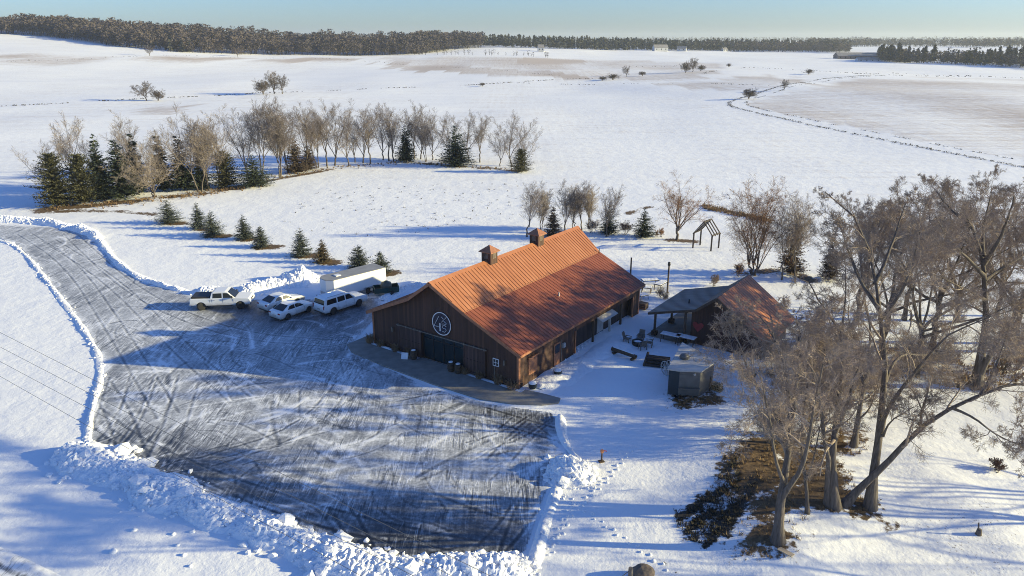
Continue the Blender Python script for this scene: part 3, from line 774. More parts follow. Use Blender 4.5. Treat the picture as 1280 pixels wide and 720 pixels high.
MB().cyl((BO + .1, LB + .3, HB - .1), (BO + .1, LB + .3, HB + .55), .05).build('flue', MT['iron'], ro)
def cupola(t):
    W = .52
    c = MB().box(-W, W, t - W, t + W, HP - .5, HP + .95).build('cupola', MT['barnwood'], ro)
    for dx, dy in ((0, -1), (1, 0), (0, 1), (-1, 0)):
        lv = MB()
        for k in range(5):
            z = HP + .32 + k * .1
            if dx: lv.box(min(dx * W, dx * (W + .03)), max(dx * W, dx * (W + .03)), t - .24, t + .24, z, z + .055)
            else: lv.box(-.24, .24, t + min(dy * W, dy * (W + .03)), t + max(dy * W, dy * (W + .03)), z, z + .055)
        lv.build('louvre', MT['greywood'], c)
    r = MB(); o = W + .2; z0, z1 = HP + .95, HP + 1.52
    vs = [(-o, t - o, z0), (o, t - o, z0), (o, t + o, z0), (-o, t + o, z0), (0, t, z1), (-o, t - o, z0 - .06), (o, t - o, z0 - .06), (o, t + o, z0 - .06), (-o, t + o, z0 - .06)]
    r.add(vs, [(0, 1, 4), (1, 2, 4), (2, 3, 4), (3, 0, 4), (0, 5, 6, 1), (1, 6, 7, 2), (2, 7, 8, 3), (3, 8, 5, 0), (5, 8, 7, 6)]); r.build('cupola_roof', MT['trim'], c)
cupola(7.08); cupola(14.83)

# sidewalk in front of the barn
walk = [bw(*q) for q in ((-9.9, 2.2), (-9.9, -1.9), (-8.2, -2.9), (-4, -3.3), (2.1, -3.5), (6.9, -3.35), (9.4, -2.5), (11.4, -1.3), (12.3, -.3), (12.0, .5), (10.3, .35), (8.9, .1), (8.9, -.55), (-8.9, -.55), (-9.0, 2.2))]
sw = MB().prism(walk, lambda q: (q[0], q[1], -.05), lambda q: (q[0], q[1], .11)); tag(sw.build('sidewalk', MT['concrete'], bevel=.02), kind='structure')
stoop = [bw(*q) for q in ((-2.3, -.55), (2.8, -.55), (2.8, -.01), (-2.3, -.01))]
tag(MB().prism(stoop, lambda q: (q[0], q[1], -.05), lambda q: (q[0], q[1], .106)).build('stoop', MT['concrete']), kind='structure')
bank([bw(-8.6, -.3), bw(-5.5, -.32), bw(-2.5, -.3)], .55, .16, 41, lump=.2, clods=10, csize=(.03, .08))
bank([bw(2.9, -.3), bw(5.5, -.3), bw(8.5, -.28)], .5, .14, 42, lump=.2, clods=10, csize=(.03, .08))

# dry ornamental grasses along the barn front
def grass_clump(loc, h, w, seed, label):
    r = np.random.default_rng(seed); V = []; Fc = []; n = 170
    for k in range(n):
        a = r.uniform(0, 6.283); rr = w * .35 * math.sqrt(r.random()); lean = r.uniform(.1, .9) * w * .7; hh = h * r.uniform(.55, 1.05)
        b = np.array([rr * math.cos(a), rr * math.sin(a), 0]); a += r.normal(0, .4); d = np.array([math.cos(a), math.sin(a), 0]); p = np.array([-d[1], d[0], 0]) * r.uniform(.008, .02)
        m_ = b + d * lean * .4 + np.array([0, 0, hh * .65]); t_ = b + d * lean + np.array([0, 0, hh * r.uniform(.75, 1)])
        i = len(V); V += [b - p, b + p, m_ + p, m_ - p, t_]; Fc.append((i, i + 1, i + 2, i + 3)); Fc.append((i + 3, i + 2, i + 4, i + 4))
    q = np.array([f for f in Fc if f[2] != f[3]]); t3 = np.array([f[:3] for f in Fc if f[2] == f[3]])
    o = link('ornamental_grass', np_mesh('ornamental_grass', np.array(V), [q, t3], MT['reed'])); o.location = loc
    return tag(o, label, 'grass clump', 'dry ornamental grasses along the barn front')
for i, (s_, lab) in enumerate(((-8.5, 'tan dry grass clump at the far left end of the barn front'), (-7.1, 'tan dry grass clump just left of the wall lamp by the left sliding door'), (-5.2, 'tan dry grass clump below the left edge of the left sliding door'),
        (-3.4, 'tan dry grass clump in front of the middle of the left sliding door'), (2.95, 'small tan grass clump beside the barrels at the right of the glass entrance'), (4.5, 'tan dry grass clump below the right edge of the right sliding door'), (6.45, 'tan dry grass clump right under the white notice board'), (7.9, 'large tan grass clump at the near right corner of the barn'))):
    x, y = bw(s_, -.32); grass_clump((x, y, .05), (.75 + .25 * (i % 3 == 0)) * (1.25 if i == 7 else 1), .9 if i < 7 else 1.25, 100 + i, lab)

def barrel(s_, t_, label, lying=False):
    x, y = bw(s_, t_); r = empty('barrel', (x, y, .106), .3, label, 'barrel', 'wooden barrels by the barn entrance')
    MB().lathe([(.24, 0), (.29, .2), (.31, .42), (.29, .66), (.245, .86)], 18).build('staves', MT['timber'], r)
    h = MB()
    for z, rr in ((.1, .268), (.26, .303), (.58, .303), (.76, .27)): h.lathe([(rr, z), (rr + .012, z), (rr + .012, z + .05), (rr, z + .05)], 18)
    h.build('hoop', MT['iron'], r); MB().cyl((0, 0, .861), (0, 0, .9), .2, .17, 14).build('snow_cap', MT['snow'], r)
barrel(-2.55, -.75, 'wooden barrel at the left edge of the glass entrance'); barrel(1.75, -.75, 'left one of two wooden barrels at the right of the glass entrance'); barrel(2.5, -.7, 'right one of two wooden barrels at the right of the glass entrance')
x, y = bw(-3.35, -1.0); r = empty('sandwich_board', (x, y, .11), -YAW + .5, 'small white folding sandwich board lying open on the sidewalk', 'sign')
for sg in (1, -1): MB().slab((-.3, sg * .32, 0), (.3, sg * .32, 0), (.3, sg * .02, .5), (-.3, sg * .02, .5), .03).build('board', MT['white'], r)
for (s_, t_, lab) in ((9.15, .75, 'snow filled round planter at the near right corner of the barn'), (9.5, 4.0, 'snow topped dark planter out from the barn side door')):
    x, y = bw(s_, t_); r = empty('planter', (x, y, .05), 0, lab, 'planter', 'planters along the barn side')
    MB().lathe([(.26, 0), (.33, .1), (.36, .42), (.38, .44)], 16).build('pot', MT['smokerblue'], r); MB().lathe([(.34, .441), (.3, .53), (.12, .6)], 16).build('snow_cap', MT['snow'], r)

# ------------------------------------------------------------------ pavilion
PX, PY = 18.4, 62.4
pav = empty('pavilion', (PX, PY, 0), -YAW, 'smaller brown timber pavilion with a grey porch roof and an orange roof slope', 'pavilion')
def pw(s, t): return PX + BR[0] * s + BD[0] * t, PY + BR[1] * s + BD[1] * t
wl_ = MB(); pts = [(-2.4, 0), (4.3, 0), (4.3, 1.75), (0, 4.85), (-1.84, 3.4), (-2.4, 3.25)]
wl_.prism(pts, lambda q: (q[0], .35, q[1]), lambda q: (q[0], .5, q[1])); wl_.prism(pts, lambda q: (q[0], 7.5, q[1]), lambda q: (q[0], 7.65, q[1]))
wl_.box(-2.4, -2.25, .5, 7.5, 0, 3.2).box(4.15, 4.3, .5, 7.5, 0, 1.7); wl_.build('wall', MT['barnwood'], pav)
gr_ = MB().slab((0, -.2, 5), (0, 8.2, 5), (-1.84, 8.2, 3.52), (-1.84, -.2, 3.52), .09).slab((-1.84, -.25, 3.52), (-1.84, 8.25, 3.52), (-6.5, 8.25, 2.22), (-6.5, -.25, 2.22), .09)
for k in range(20):
    y = -.1 + k * .43; gr_.bar((-.02, y, 5.1), (-1.86, y, 3.62), .03, .03); gr_.bar((-1.88, y, 3.62), (-6.48, y, 2.33), .03, .03)
gro = gr_.build('porch_roof', MT['greyroof'], pav)
MB().cyl((-3.5, 2.2, 3.0), (-3.5, 2.2, 3.55), .06).build('vent_pipe', MT['iron'], gro)
orr = MB().slab((4.9, -.2, 1.5), (4.9, 8.2, 1.5), (0, 8.2, 5.02), (0, -.2, 5.02), .09)
for k in range(20): y = -.1 + k * .43; orr.bar((.02, y, 5.12), (4.88, y, 1.62), .03, .03)
orr.build('main_roof', MT['roof'], pav)
fb = MB(); fb.bar((0, -.24, 4.98), (-1.84, -.24, 3.5), .05, .22); fb.bar((-1.84, -.26, 3.5), (-6.5, -.28, 2.2), .05, .22); fb.bar((0, -.24, 4.98), (4.9, -.24, 1.48), .05, .22); fb.bar((-6.52, -.25, 2.2), (-6.52, 8.25, 2.2), .05, .18)
fb.build('fascia', MT['timber'], pav)
for s_, t_ in ((-5.9, .1), (-5.9, 4.0), (-5.9, 7.8), (-2.9, .1)):
    p = MB().box(s_ - .09, s_ + .09, t_ - .09, t_ + .09, .5, roof_z(0) * 0 + 2.3 + (.95 if s_ > -4 else .05)).build('porch_post', MT['timber'], pav)
    MB().box(s_ - .24, s_ + .24, t_ - .24, t_ + .24, 0, .5).build('post_pier', MT['darkwood'], p)
bm_ = MB(); bm_.box(-6.02, -5.78, -.1, 8.0, 2.18, 2.30); bm_.build('porch_beam', MT['timber'], pav)
tag(MB().prism([pw(-6.5, -.4), pw(-2.41, -.4), pw(-2.41, 8.2), pw(-6.5, 8.2)], lambda q: (q[0], q[1], 0), lambda q: (q[0], q[1], .06)).build('patio_slab', MT['concrete']), kind='structure')
# red heart on the wall of the pavilion
hp = [(.0, -.5), (.28, -.2), (.5, .08), (.52, .3), (.36, .45), (.15, .42), (0, .26), (-.15, .42), (-.36, .45), (-.52, .3), (-.5, .08), (-.28, -.2)]
hx, hy = pw(-1.7, .35); ho = MB().prism(hp, lambda q: (q[0], -.07, q[1]), lambda q: (q[0], -.02, q[1])).build('heart_decoration', MT['red']); ho.location = (hx, hy, 1.75); ho.rotation_euler.z = -YAW
tag(ho, 'faded red wooden heart hung on the pavilion wall', 'decoration')
MB().box(1.3, 2.2, .28, .348, .05, 2.0).build('door', MT['doorwood'], pav)

def folding_table(loc, rz, label, group, L=1.7, W=.75, H=.76, snow=.05, mat='greywood'):
    r = empty('patio_table', loc, rz, label, 'table', group)
    MB().box(-L / 2, L / 2, -W / 2, W / 2, H - .05, H).build('tabletop', MT[mat], r, bevel=.01)
    if snow: MB().box(-L / 2 + .04, L / 2 - .04, -W / 2 + .03, W / 2 - .03, H, H + snow).build('snow_cap', MT['snow'], r, bevel=.03)
    for sx in (-1, 1):
        for sy in (-1, 1): MB().bar((sx * (L / 2 - .1), sy * (W / 2 - .08), 0), (sx * (L / 2 - .14), sy * (W / 2 - .1), H - .05), .06).build('leg', MT['timber'], r)
    return r
x, y = at(838, 428); folding_table((x, y, .02), -YAW + .08, 'left of two snow topped tables in front of the pavilion porch', 'snow topped tables by the pavilion porch', 1.9, .9, .8)
x, y = at(857, 431); folding_table((x, y, .02), -YAW + .02, 'right of two snow topped tables in front of the pavilion porch', 'snow topped tables by the pavilion porch', 1.9, .9, .8)

# fire ring with four chairs
fx, fy = at(797, 431)
r = empty('fire_ring', (fx, fy, 0), 0, 'round snowy fire ring table between the garden chairs', 'fire ring')
MB().lathe([(.52, 0), (.55, .38), (.55, .42), (.4, .42), (.38, .3)], 20).build('ring_wall', MT['iron'], r); MB().lathe([(.38, .32), (.2, .37), (.05, .38)], 16).build('snow_cap', MT['snow'], r)
def chair(loc, rz, label):
    r = empty('garden_chair', loc, rz, label, 'chair', 'chairs round the fire ring')
    MB().slab((-.28, -.25, .36), (.28, -.25, .36), (.28, .28, .42), (-.28, .28, .42), .04).build('seat', MT['greywood'], r)
    MB().slab((-.27, -.27, .38), (-.27, -.48, 1.0), (.27, -.48, 1.0), (.27, -.27, .38), .04).build('backrest', MT['greywood'], r)
    for sx in (-.3, .3):
        MB().box(sx - .05, sx + .05, -.3, .32, .58, .61).build('armrest', MT['greywood'], r)
        MB().bar((sx, .26, 0), (sx, .26, .58), .06).build('leg', MT['greywood'], r); MB().bar((sx, -.3, 0), (sx, -.22, .58), .06).build('leg', MT['greywood'], r)
for a, lab in ((150, 'grey wooden garden chair at the barn side of the fire ring'), (65, 'grey wooden garden chair behind the fire ring, away from the log bench'), (-20, 'grey wooden garden chair at the pavilion side of the fire ring'), (-75, 'grey wooden garden chair between the fire ring and the dark log pile')):
    chair((fx + 1.05 * math.cos(R(a)), fy + 1.05 * math.sin(R(a)), 0), R(a) + math.pi / 2, lab)

ax, ay = at(765, 441); bx_, by_ = at(795, 451)
L_ = math.hypot(bx_ - ax, by_ - ay); r = empty('log_bench', ((ax + bx_) / 2, (ay + by_) / 2, 0), math.atan2(by_ - ay, bx_ - ax), 'long dark log bench lying in the snow between barn and hut', 'bench')
MB().cyl((-L_ / 2, 0, .42), (L_ / 2, 0, .38), .2, .17, 14).build('seat_log', MT['timber'], r)
for sx in (-1, 1): MB().cyl((sx * L_ * .38, -.3, .13), (sx * L_ * .38, .3, .13), .14, n=12).build('support_log', MT['timber'], r)
MB().cyl((-L_ * .47, .02, .55), (L_ * .4, .02, .52), .1, .08, 10).build('snow_cap', MT['snow'], r)
x, y = at(822, 456); r = empty('log_pile', (x, y, 0), -.3, 'dark stacked log pile beside the grey hut', 'log pile'); rr = random.Random(4)
lg = MB()
for row in range(3):
    for k in range(5 - row): lg.cyl((-.95 + rr.uniform(-.1, .1), -.55 + k * .27 + row * .13, .14 + row * .24), (.95 + rr.uniform(-.1, .1), -.55 + k * .27 + row * .13, .14 + row * .24), .135, n=10)
lg.build('logs', MT['darkwood'], r); MB().cyl((-1.1, -.7, .1), (-.95, .7, .75), .12, n=10).build('leaning_log', MT['timber'], r)

# grey hut with an angled corner
hp_ = [at(834, 495.5), at(847, 497.5), at(873, 498.5), at(890, 486), (14.5, 58.0)]
hc = (sum(p[0] for p in hp_) / 5, sum(p[1] for p in hp_) / 5); hl = [(p[0] - hc[0], p[1] - hc[1]) for p in hp_]
hut = empty('hut', (hc[0], hc[1], 0), 0, 'small grey metal hut with an angled corner and a pale frosted roof', 'hut')
b_ = MB(); n = 5
for i in range(1, 5): a, b = hl[i], hl[(i + 1) % 5]; b_.quad((*a, .22), (*b, .22), (*b, 2.35), (*a, 2.35))
b_.add([(*p, .22) for p in hl] + [(*p, 2.35) for p in hl], [(4, 3, 2, 1, 0), (5, 6, 7, 8, 9)]); b_.build('body', MT['smokergrey'], hut)
tp = MB(); a, b = hl[0], hl[1]; tp.quad((*a, .22), (*b, .22), (*b, 2.35), (*a, 2.35)); tp.quad((*hl[4], .22), (*hl[0], .22), (*hl[0], 2.35), (*hl[4], 2.35)); tp.build('shade_side_wall', MT['smokerblue'], hut)  # left walls: shade put into the colour, darker and bluer than the body
hr = MB().prism([(p[0] * 1.1, p[1] * 1.1) for p in hl], lambda q: (q[0], q[1], 2.35), lambda q: (q[0], q[1], 2.47)); hr = hr.build('roof', MT['palemetal'], hut, bevel=.02)
MB().lathe([(.34, 2.47), (.34, 2.6), (.42, 2.62), (.3, 2.82), (.08, 2.9)], 18, Matrix.Translation((-.25, .75, 0))).build('roof_vent', MT['smokergrey'], hr)
d0, d1 = Vector(hl[1]), Vector(hl[2]); fd = (d1 - d0).normalized(); fn = Vector((fd.y, -fd.x))
def hq(u, z, o): q = d0 + fd * u + fn * o; return (q.x, q.y, z)
fw = (d1 - d0).length
MB().slab(hq(.04, 1.05, .002), hq(fw - .04, 1.05, .002), hq(fw - .04, 2.05, .002), hq(.04, 2.05, .002), .03).build('serving_hatch', MT['smokergrey'], hut)
MB().slab(hq(.0, .95, .0), hq(fw, .95, .0), hq(fw, .95, .28), hq(0, .95, .28), .04).build('counter', MT['smokergrey'], hut)
MB().cyl(hq(fw * .72, 2.12, .0), hq(fw * .72, 2.12, .1), .09, n=12).build('lamp', MT['palemetal'], hut)
for u in (.2, fw - .2): MB().box(hq(u, 0, 0)[0] - .1, hq(u, 0, 0)[0] + .1, hq(u, 0, .0)[1] + .1, hq(u, 0, 0)[1] + 1.8, 0, .22).build('skid', MT['timber'], hut)
MB().bar(hq(.2, .3, .05), hq(-.5, .12, .75), .08).build('tow_bar', MT['iron'], hut)
MB().bar(hq(fw * .5, .3, .05), hq(-.5, .12, .75), .08).build('tow_bar', MT['iron'], hut)
x, y = at(888, 487); wp = empty('firewood_stack', (x + .45, y - .1, 0), .9, 'little stack of tan split firewood against the right wall of the grey hut', 'firewood'); q_ = MB()
for k in range(3):
    for j in range(4): q_.cyl((-.3, -.4 + j * .22 + .05 * k, .12 + k * .2), (.3, -.4 + j * .22 + .05 * k, .12 + k * .2), .1, n=7)
q_.build('split_logs', M('split_wood', (.42, .28, .14), (.28, .17, .08), 5, .85), wp); MB().cyl((-.45, .35, 0), (-.45, .35, 1.25), .06).build('stake', MT['timber'], wp)
x, y = at(834, 468); r = empty('wire_reel', (x, y, 0), .4, 'pale round reel standing behind the angled corner of the grey hut', 'reel')
ri = MB()
for s_ in (-.25, .25):
    for i in range(20):
        a0, a1 = 2 * math.pi * i / 20, 2 * math.pi * (i + 1) / 20; ri.bar((s_, .6 * math.cos(a0), .62 + .6 * math.sin(a0)), (s_, .6 * math.cos(a1), .62 + .6 * math.sin(a1)), .06)
    for i in range(5): a0 = math.pi * i / 5; ri.bar((s_, .6 * math.cos(a0), .62 + .6 * math.sin(a0)), (s_, -.6 * math.cos(a0), .62 - .6 * math.sin(a0)), .04)
ri.build('wheel_frame', MT['palemetal'], r); MB().cyl((-.28, 0, .62), (.28, 0, .62), .16).build('hub', MT['palemetal'], r)

# stored tables and benches dusted with snow behind the barn
junk = [(812, 357, .2, .74, 'dark picnic table dusted with snow, farthest of the furniture stored behind the barn'), (826, 361, .9, .74, 'dark picnic table turned askew under the lamp post behind the barn'), (808, 365, -.3, .6, 'low dark table half buried in snow in the middle of the stored furniture'), (803, 374, .5, .55, 'small dark table nearest the right back corner of the barn')]
for u, v, a, h, lab in junk: x, y = at(u, v); folding_table((x, y, 0), a, lab, 'furniture stored behind the barn', 2.0 if h > .7 else 1.2, .9, h, .06, 'iron')
x, y = at(803, 386); r = empty('crate', (x, y, 0), -YAW, 'tan wooden crate at the right back corner of the barn', 'crate'); MB().box(-.5, .5, -.4, .4, .08, .7).build('box', MT['timber'], r, bevel=.02)
for z in (.2, .42, .62): MB().box(-.53, .53, -.43, -.401, z - .06, z + .06).build('slat', MT['trim'], r)
x, y = at(830, 369); r = empty('shrub', (x, y, 0)); r.name = 'small_snowy_shrub'; SHRUB_SPOT = r; bpy.data.objects.remove(r)

for u, v, t_, lamp, lab in ((788, 346, 322, 0, 'plain thin wooden post standing behind the barn roof'), (834, 366, 331, 1, 'wooden post with a lamp head above the stored furniture')):
    x, y = at(u, v); h = top_height(x, y, t_); r = empty('yard_post', (x, y, 0), 0, lab, 'post'); MB().cyl((0, 0, 0), (0, 0, h), .1, .09, 10).build('shaft', MT['timber'], r)
    if lamp: MB().lathe([(.09, h - .15), (.17, h), (.13, h + .3), (.05, h + .34)], 12).build('lamp_head', MT['iron'], r)

# bare timber arbour
A_ = [at(867, 309.5), at(874, 306), at(888, 313.5), at(897.5, 310)]
r = empty('arbor', (at(882, 310)[0], at(882, 310)[1], 0), 0, 'open dark timber arbor frame with a gabled top standing in the snow', 'arbor'); O = Vector(r.location)
a0 = Vector((*at(866, 310), 0)) - O; b0 = Vector((*at(888.5, 314), 0)) - O; a1 = Vector((*at(875, 306), 0)) - O; b1 = Vector((*at(898, 310), 0)) - O
up = Vector((0, 0, 1)); HP_ = 2.15
for p in (a0, b0, a1, b1): MB().bar(p, p + up * HP_, .17).build('post', MT['darkwood'], r)
m0 = (a0 + b0) / 2 + up * 3.85; m1 = (a1 + b1) / 2 + up * 3.85
for j in range(4):
    f_ = j / 3; l = a0.lerp(a1, f_) + up * HP_; q = b0.lerp(b1, f_) + up * HP_; t_ = m0.lerp(m1, f_)
    MB().bar(l + (l - t_) * .1, t_, .12).build('rafter', MT['darkwood'], r); MB().bar(q + (q - t_) * .1, t_ + Vector((0, 0, .003)), .12).build('rafter', MT['darkwood'], r)
for p, q in ((a0 + up * HP_, a1 + up * HP_), (b0 + up * HP_, b1 + up * HP_), (m0, m1)): MB().bar(p, q, .15).build('beam', MT['darkwood'], r)

# small things in the snow
x, y = at(752, 577); r = empty('yard_hydrant', (x, y, 0), .4, 'small rusty yard hydrant standing in the snow beside the snow pile', 'hydrant')
MB().cyl((0, 0, 0), (0, 0, .75), .06, .05).build('pipe', MT['timber'], r); MB().box(-.09, .09, -.08, .08, .7, .9).build('head', MT['trim'], r); MB().bar((.05, 0, .85), (.36, 0, .72), .05).build('spout', MT['red'], r); MB().box(-.2, .16, -.16, .16, 0, .06).build('base_plate', MT['timber'], r)
x, y = at(982, 692); r = MB().box(-.42, .42, -.2, .2, .03, .08).build('plank', M('pale_plank', (.45, .38, .3), (.35, .29, .22), 3, .8), bevel=.005); r.location = (x, y, th(x, y) + .05); r.rotation_euler = (R(8), 0, 2.3); tag(r, 'short pale plank lying on the leaf litter below the leaning trunk', 'plank')
def boulder(u, v, sx, sy, sz, seed, label, mat='rock', cat='boulder', z=0):
    rg = np.random.default_rng(seed); V, Fc = ico(3); d = .75 + .5 * fbm(V[:, 0] * 1.3 + seed, V[:, 1] * 1.3 + V[:, 2] * 1.7, seed, 3); V = V * d[:, None] * np.array([sx, sy, sz])
    x, y = at(u, v); o = link(cat, np_mesh(cat, V, [Fc], MT[mat], smooth=False)); o.location = (x, y, th(x, y) + sz * .3 + z); return tag(o, label, cat)
boulder(803, 722, .62, .5, .6, 3, 'brown grey boulder beside the fence post at the bottom of the picture')
x, y = at(787, 735); r = empty('wire_fence', (x, y, 0), 0, 'wire fence end with one weathered post beside the boulder', 'fence'); MB().cyl((0, 0, 0), (0, 0, 1.25), .13, .12, 12).build('post', MT['greywood'], r)
wv_ = MB(); 
for z in (.45, .75, 1.05): wv_.cyl((-.1, 0, z), (-2.9, -2.6, z - .08), .02, n=5)
wv_.cyl((-2.9, -2.6, 0), (-2.9, -2.6, 1.2), .05, n=8); wv_.build('wires', MT['iron'], r)

# ------------------------------------------------------------------ vehicles (x forward, wheels on z = 0)
def arch(cx, r, z0, n=9):
    """points of a wheel arch from rear to front along the sill at height z0"""
    a = math.asin(min(.99, (z0 - r * .92) / (r * 1.16) if z0 > r * .92 else 0)); R_ = r * 1.16; out = []
    for i in range(n + 1):
        t = math.pi - a - (math.pi - 2 * a) * i / n; out.append((cx + R_ * math.cos(t), r * .92 + R_ * math.sin(t)))
    return out
def wheel(root, x, y, r, w, side):
    o = MB().lathe([(r * .62, -w / 2), (r * .92, -w / 2), (r, -w * .36), (r, w * .36), (r * .92, w / 2), (r * .62, w / 2)], 22).build('wheel', MT['rubber'], root)
    o.location = (x, y, r); o.rotation_euler = (R(-90 * side), 0, random.uniform(0, 1))
    q = MB().cyl((0, 0, w * .22), (0, 0, w * .36), r * .63, r * .6, 18)
    for k in range(5): a = 2 * math.pi * k / 5; q.bar((0, 0, w * .4), (math.cos(a) * r * .58, math.sin(a) * r * .58, w * .4), r * .16, .02)
    q.build('rim', MT['rim'], o)
def vehicle(name, label, cat, spec, loc, rz, paint):
    S = spec; root = empty(name, loc, rz, label, cat); w = S['w']; belt = S['belt']
    def sc(z): return 1 - .05 * max(0, (z - .75)) - .10 * max(0, .45 - z)
    def P(s): return lambda q: (q[0], s * w / 2 * sc(q[1]), q[1])
    low = [S['tail'][0]]
    for cx in S['wx']: low += arch(cx, S['r'], S['sill'])
    poly = low + S['body']
    body = MB().prism(poly, P(-1), P(1)).build('body', MT[paint], root, bevel=.05, seg=3)
    wl = MB()
    for cx in S['wx']:
        wl.cyl((cx, -w / 2 + .16, S['r']), (cx, w / 2 - .16, S['r']), S['r'] * 1.12, n=20)
    wl.build('wheel_well', MT['plasticblack'], root)
    # cabin: narrower towards the roof
    tp = S.get('tumble', .80); cb = S['cabin']; zr = max(q[1] for q in cb)
    def cw(z): k = (z - belt) / (zr - belt); return w / 2 * (.955 * (1 - k) + tp * k)
    def C(s, o=0): return lambda q: (q[0], s * (cw(q[1]) + o), q[1])
    MB().prism(cb, C(-1), C(1)).build('cabin', MT[paint], root, bevel=.05, seg=3)
    for wq in S['windows']:
        for s in (-1, 1): MB().prism(wq, C(s, -.02), C(s, .006)).build('window', MT['carglass'], root)
    for nm, (xa, za, xb, zb) in (('windshield', S['ws']), ('rear_window', S['rw'])):
        sg = 1 if nm == 'windshield' else -1
        ya, yb = cw(za) - .09, cw(zb) - .1
        n_ = Vector((zb - za, 0, xa - xb)); n_ = n_.normalized() * (1 if n_.x * sg > 0 else -1) * .008
        a, b, c, d = Vector((xa, -ya, za)), Vector((xa, ya, za)), Vector((xb, yb, zb)), Vector((xb, -yb, zb))
        m_ = MB(); m_.add([a - n_, b - n_, c - n_, d - n_, a + n_, b + n_, c + n_, d + n_], [(0, 3, 2, 1), (4, 5, 6, 7), (0, 1, 5, 4), (1, 2, 6, 5), (2, 3, 7, 6), (3, 0, 4, 7)])
        m_.build(nm, MT['carglass'], root)
    for cx in S['wx']:
        for s in (-1, 1): wheel(root, cx, s * (w / 2 - .12), S['r'], S.get('ww', .22), s)
    xf, zf = S['front']; xr, zr_ = S['rear']
    for s in (-1, 1):
        y0 = s * w / 2 * .66; y1 = s * w / 2 * .955
        MB().box(xf - .12, xf + .012, min(y0, y1), max(y0, y1), zf - .07, zf + .08).build('headlight', MT['clearlens'], root, bevel=.02)
        y0 = s * w / 2 * (.8 if S.get('tallrear') else .6)
        h = S.get('tallrear', .07); MB().box(xr - .012, xr + .12, min(y0, y1), max(y0, y1), zr_ - h, zr_ + h).build('taillight', MT['redlens'], root, bevel=.015)
        mx, mz = S['mirror']; ym = s * (w / 2 * .97); MB().box(mx - .07, mx + .07, min(ym, ym + s * .2), max(ym, ym + s * .2), mz, mz + S.get('mh', .14)).build('mirror', MT[S.get('mm', paint)], root, bevel=.03)
        dh = MB()
        for hx in S['handles']: yy = s * w / 2 * sc(belt - .1); dh.box(hx - .1, hx + .1, min(yy, yy + s * .03), max(yy, yy + s * .03), belt - .13, belt - .1)
        dh.build('door_handle', MT[S.get('hm', paint)], root)
        dl = MB()
        for hx in S['seams']: yy = s * w / 2 * sc((S['sill'] + belt) / 2); dl.box(hx - .008, hx + .008, min(yy - s * .02, yy + s * .006), max(yy - s * .02, yy + s * .006), S['sill'] + .08, belt - .04)
        dl.build('door_seam', MT['plasticblack'], root)
    MB().box(xf - .1, xf + .016, -w * .27, w * .27, zf - .16, zf + .06).build('grille', MT['plasticblack'], root, bevel=.01)
    MB().box(xr - .016, xr + .05, -.26, .26, zr_ - .3, zr_ - .16).build('licence_plate', MT['palemetal'], root)
    MB().box(S['tail'][0][0] + .0, S['tail'][0][0] + .2, -w * .42, w * .42, S['sill'] - .04, S['sill'] + .1).build('lower_bumper', MT['plasticblack'], root)
    return root

SEDAN = dict(w=1.82, belt=.95, r=.33, sill=.24, wx=(-1.34, 1.32), tail=[(-2.3, .3)],
    body=[(2.3, .3), (2.36, .5), (2.3, .68), (1.95, .84), (.95, .98), (-1.72, 1.03), (-2.24, 1.0), (-2.37, .8), (-2.36, .5)],
    cabin=[(1.05, .93), (-1.95, .95), (-1.85, 1.02), (-1.05, 1.40), (-.6, 1.455), (.0, 1.45), (.35, 1.38)],
    windows=[[(.72, 1.01), (-.32, 1.01), (-.32, 1.38), (.12, 1.37), (.3, 1.32)], [(-.4, 1.01), (-1.3, 1.03), (-.98, 1.33), (-.7, 1.38), (-.4, 1.38)]],
    ws=(.98, 1.0, .34, 1.375), rw=(-1.86, 1.04, -1.04, 1.40), front=(2.31, .64), rear=(-2.36, .84), mirror=(.66, .98), handles=(-.2, -1.15), seams=(-.36, .72, -1.25), tumble=.74)
SUV = dict(w=2.03, belt=1.14, r=.4, sill=.36, wx=(-1.62, 1.66), tail=[(-2.72, .42)],
    body=[(2.68, .42), (2.76, .7), (2.72, 1.0), (2.55, 1.12), (1.25, 1.19), (-2.6, 1.19), (-2.76, 1.1), (-2.78, .6)],
    cabin=[(1.32, 1.1), (-2.7, 1.1), (-2.66, 1.3), (-2.5, 1.8), (-2.2, 1.88), (.1, 1.9), (.5, 1.82)],
    windows=[[(.98, 1.22), (.0, 1.22), (.0, 1.74), (.4, 1.74), (.56, 1.68)], [(-.12, 1.22), (-1.02, 1.22), (-1.02, 1.74), (-.12, 1.74)], [(-1.16, 1.22), (-2.42, 1.22), (-2.28, 1.73), (-1.16, 1.74)]],
    ws=(1.25, 1.2, .5, 1.815), rw=(-2.675, 1.26, -2.54, 1.72), front=(2.73, .93), rear=(-2.77, .98), mirror=(.95, 1.2), handles=(-.0 - .18, -1.1), seams=(-.06, 1.0, -1.08), tumble=.84, tallrear=.2, mh=.2)
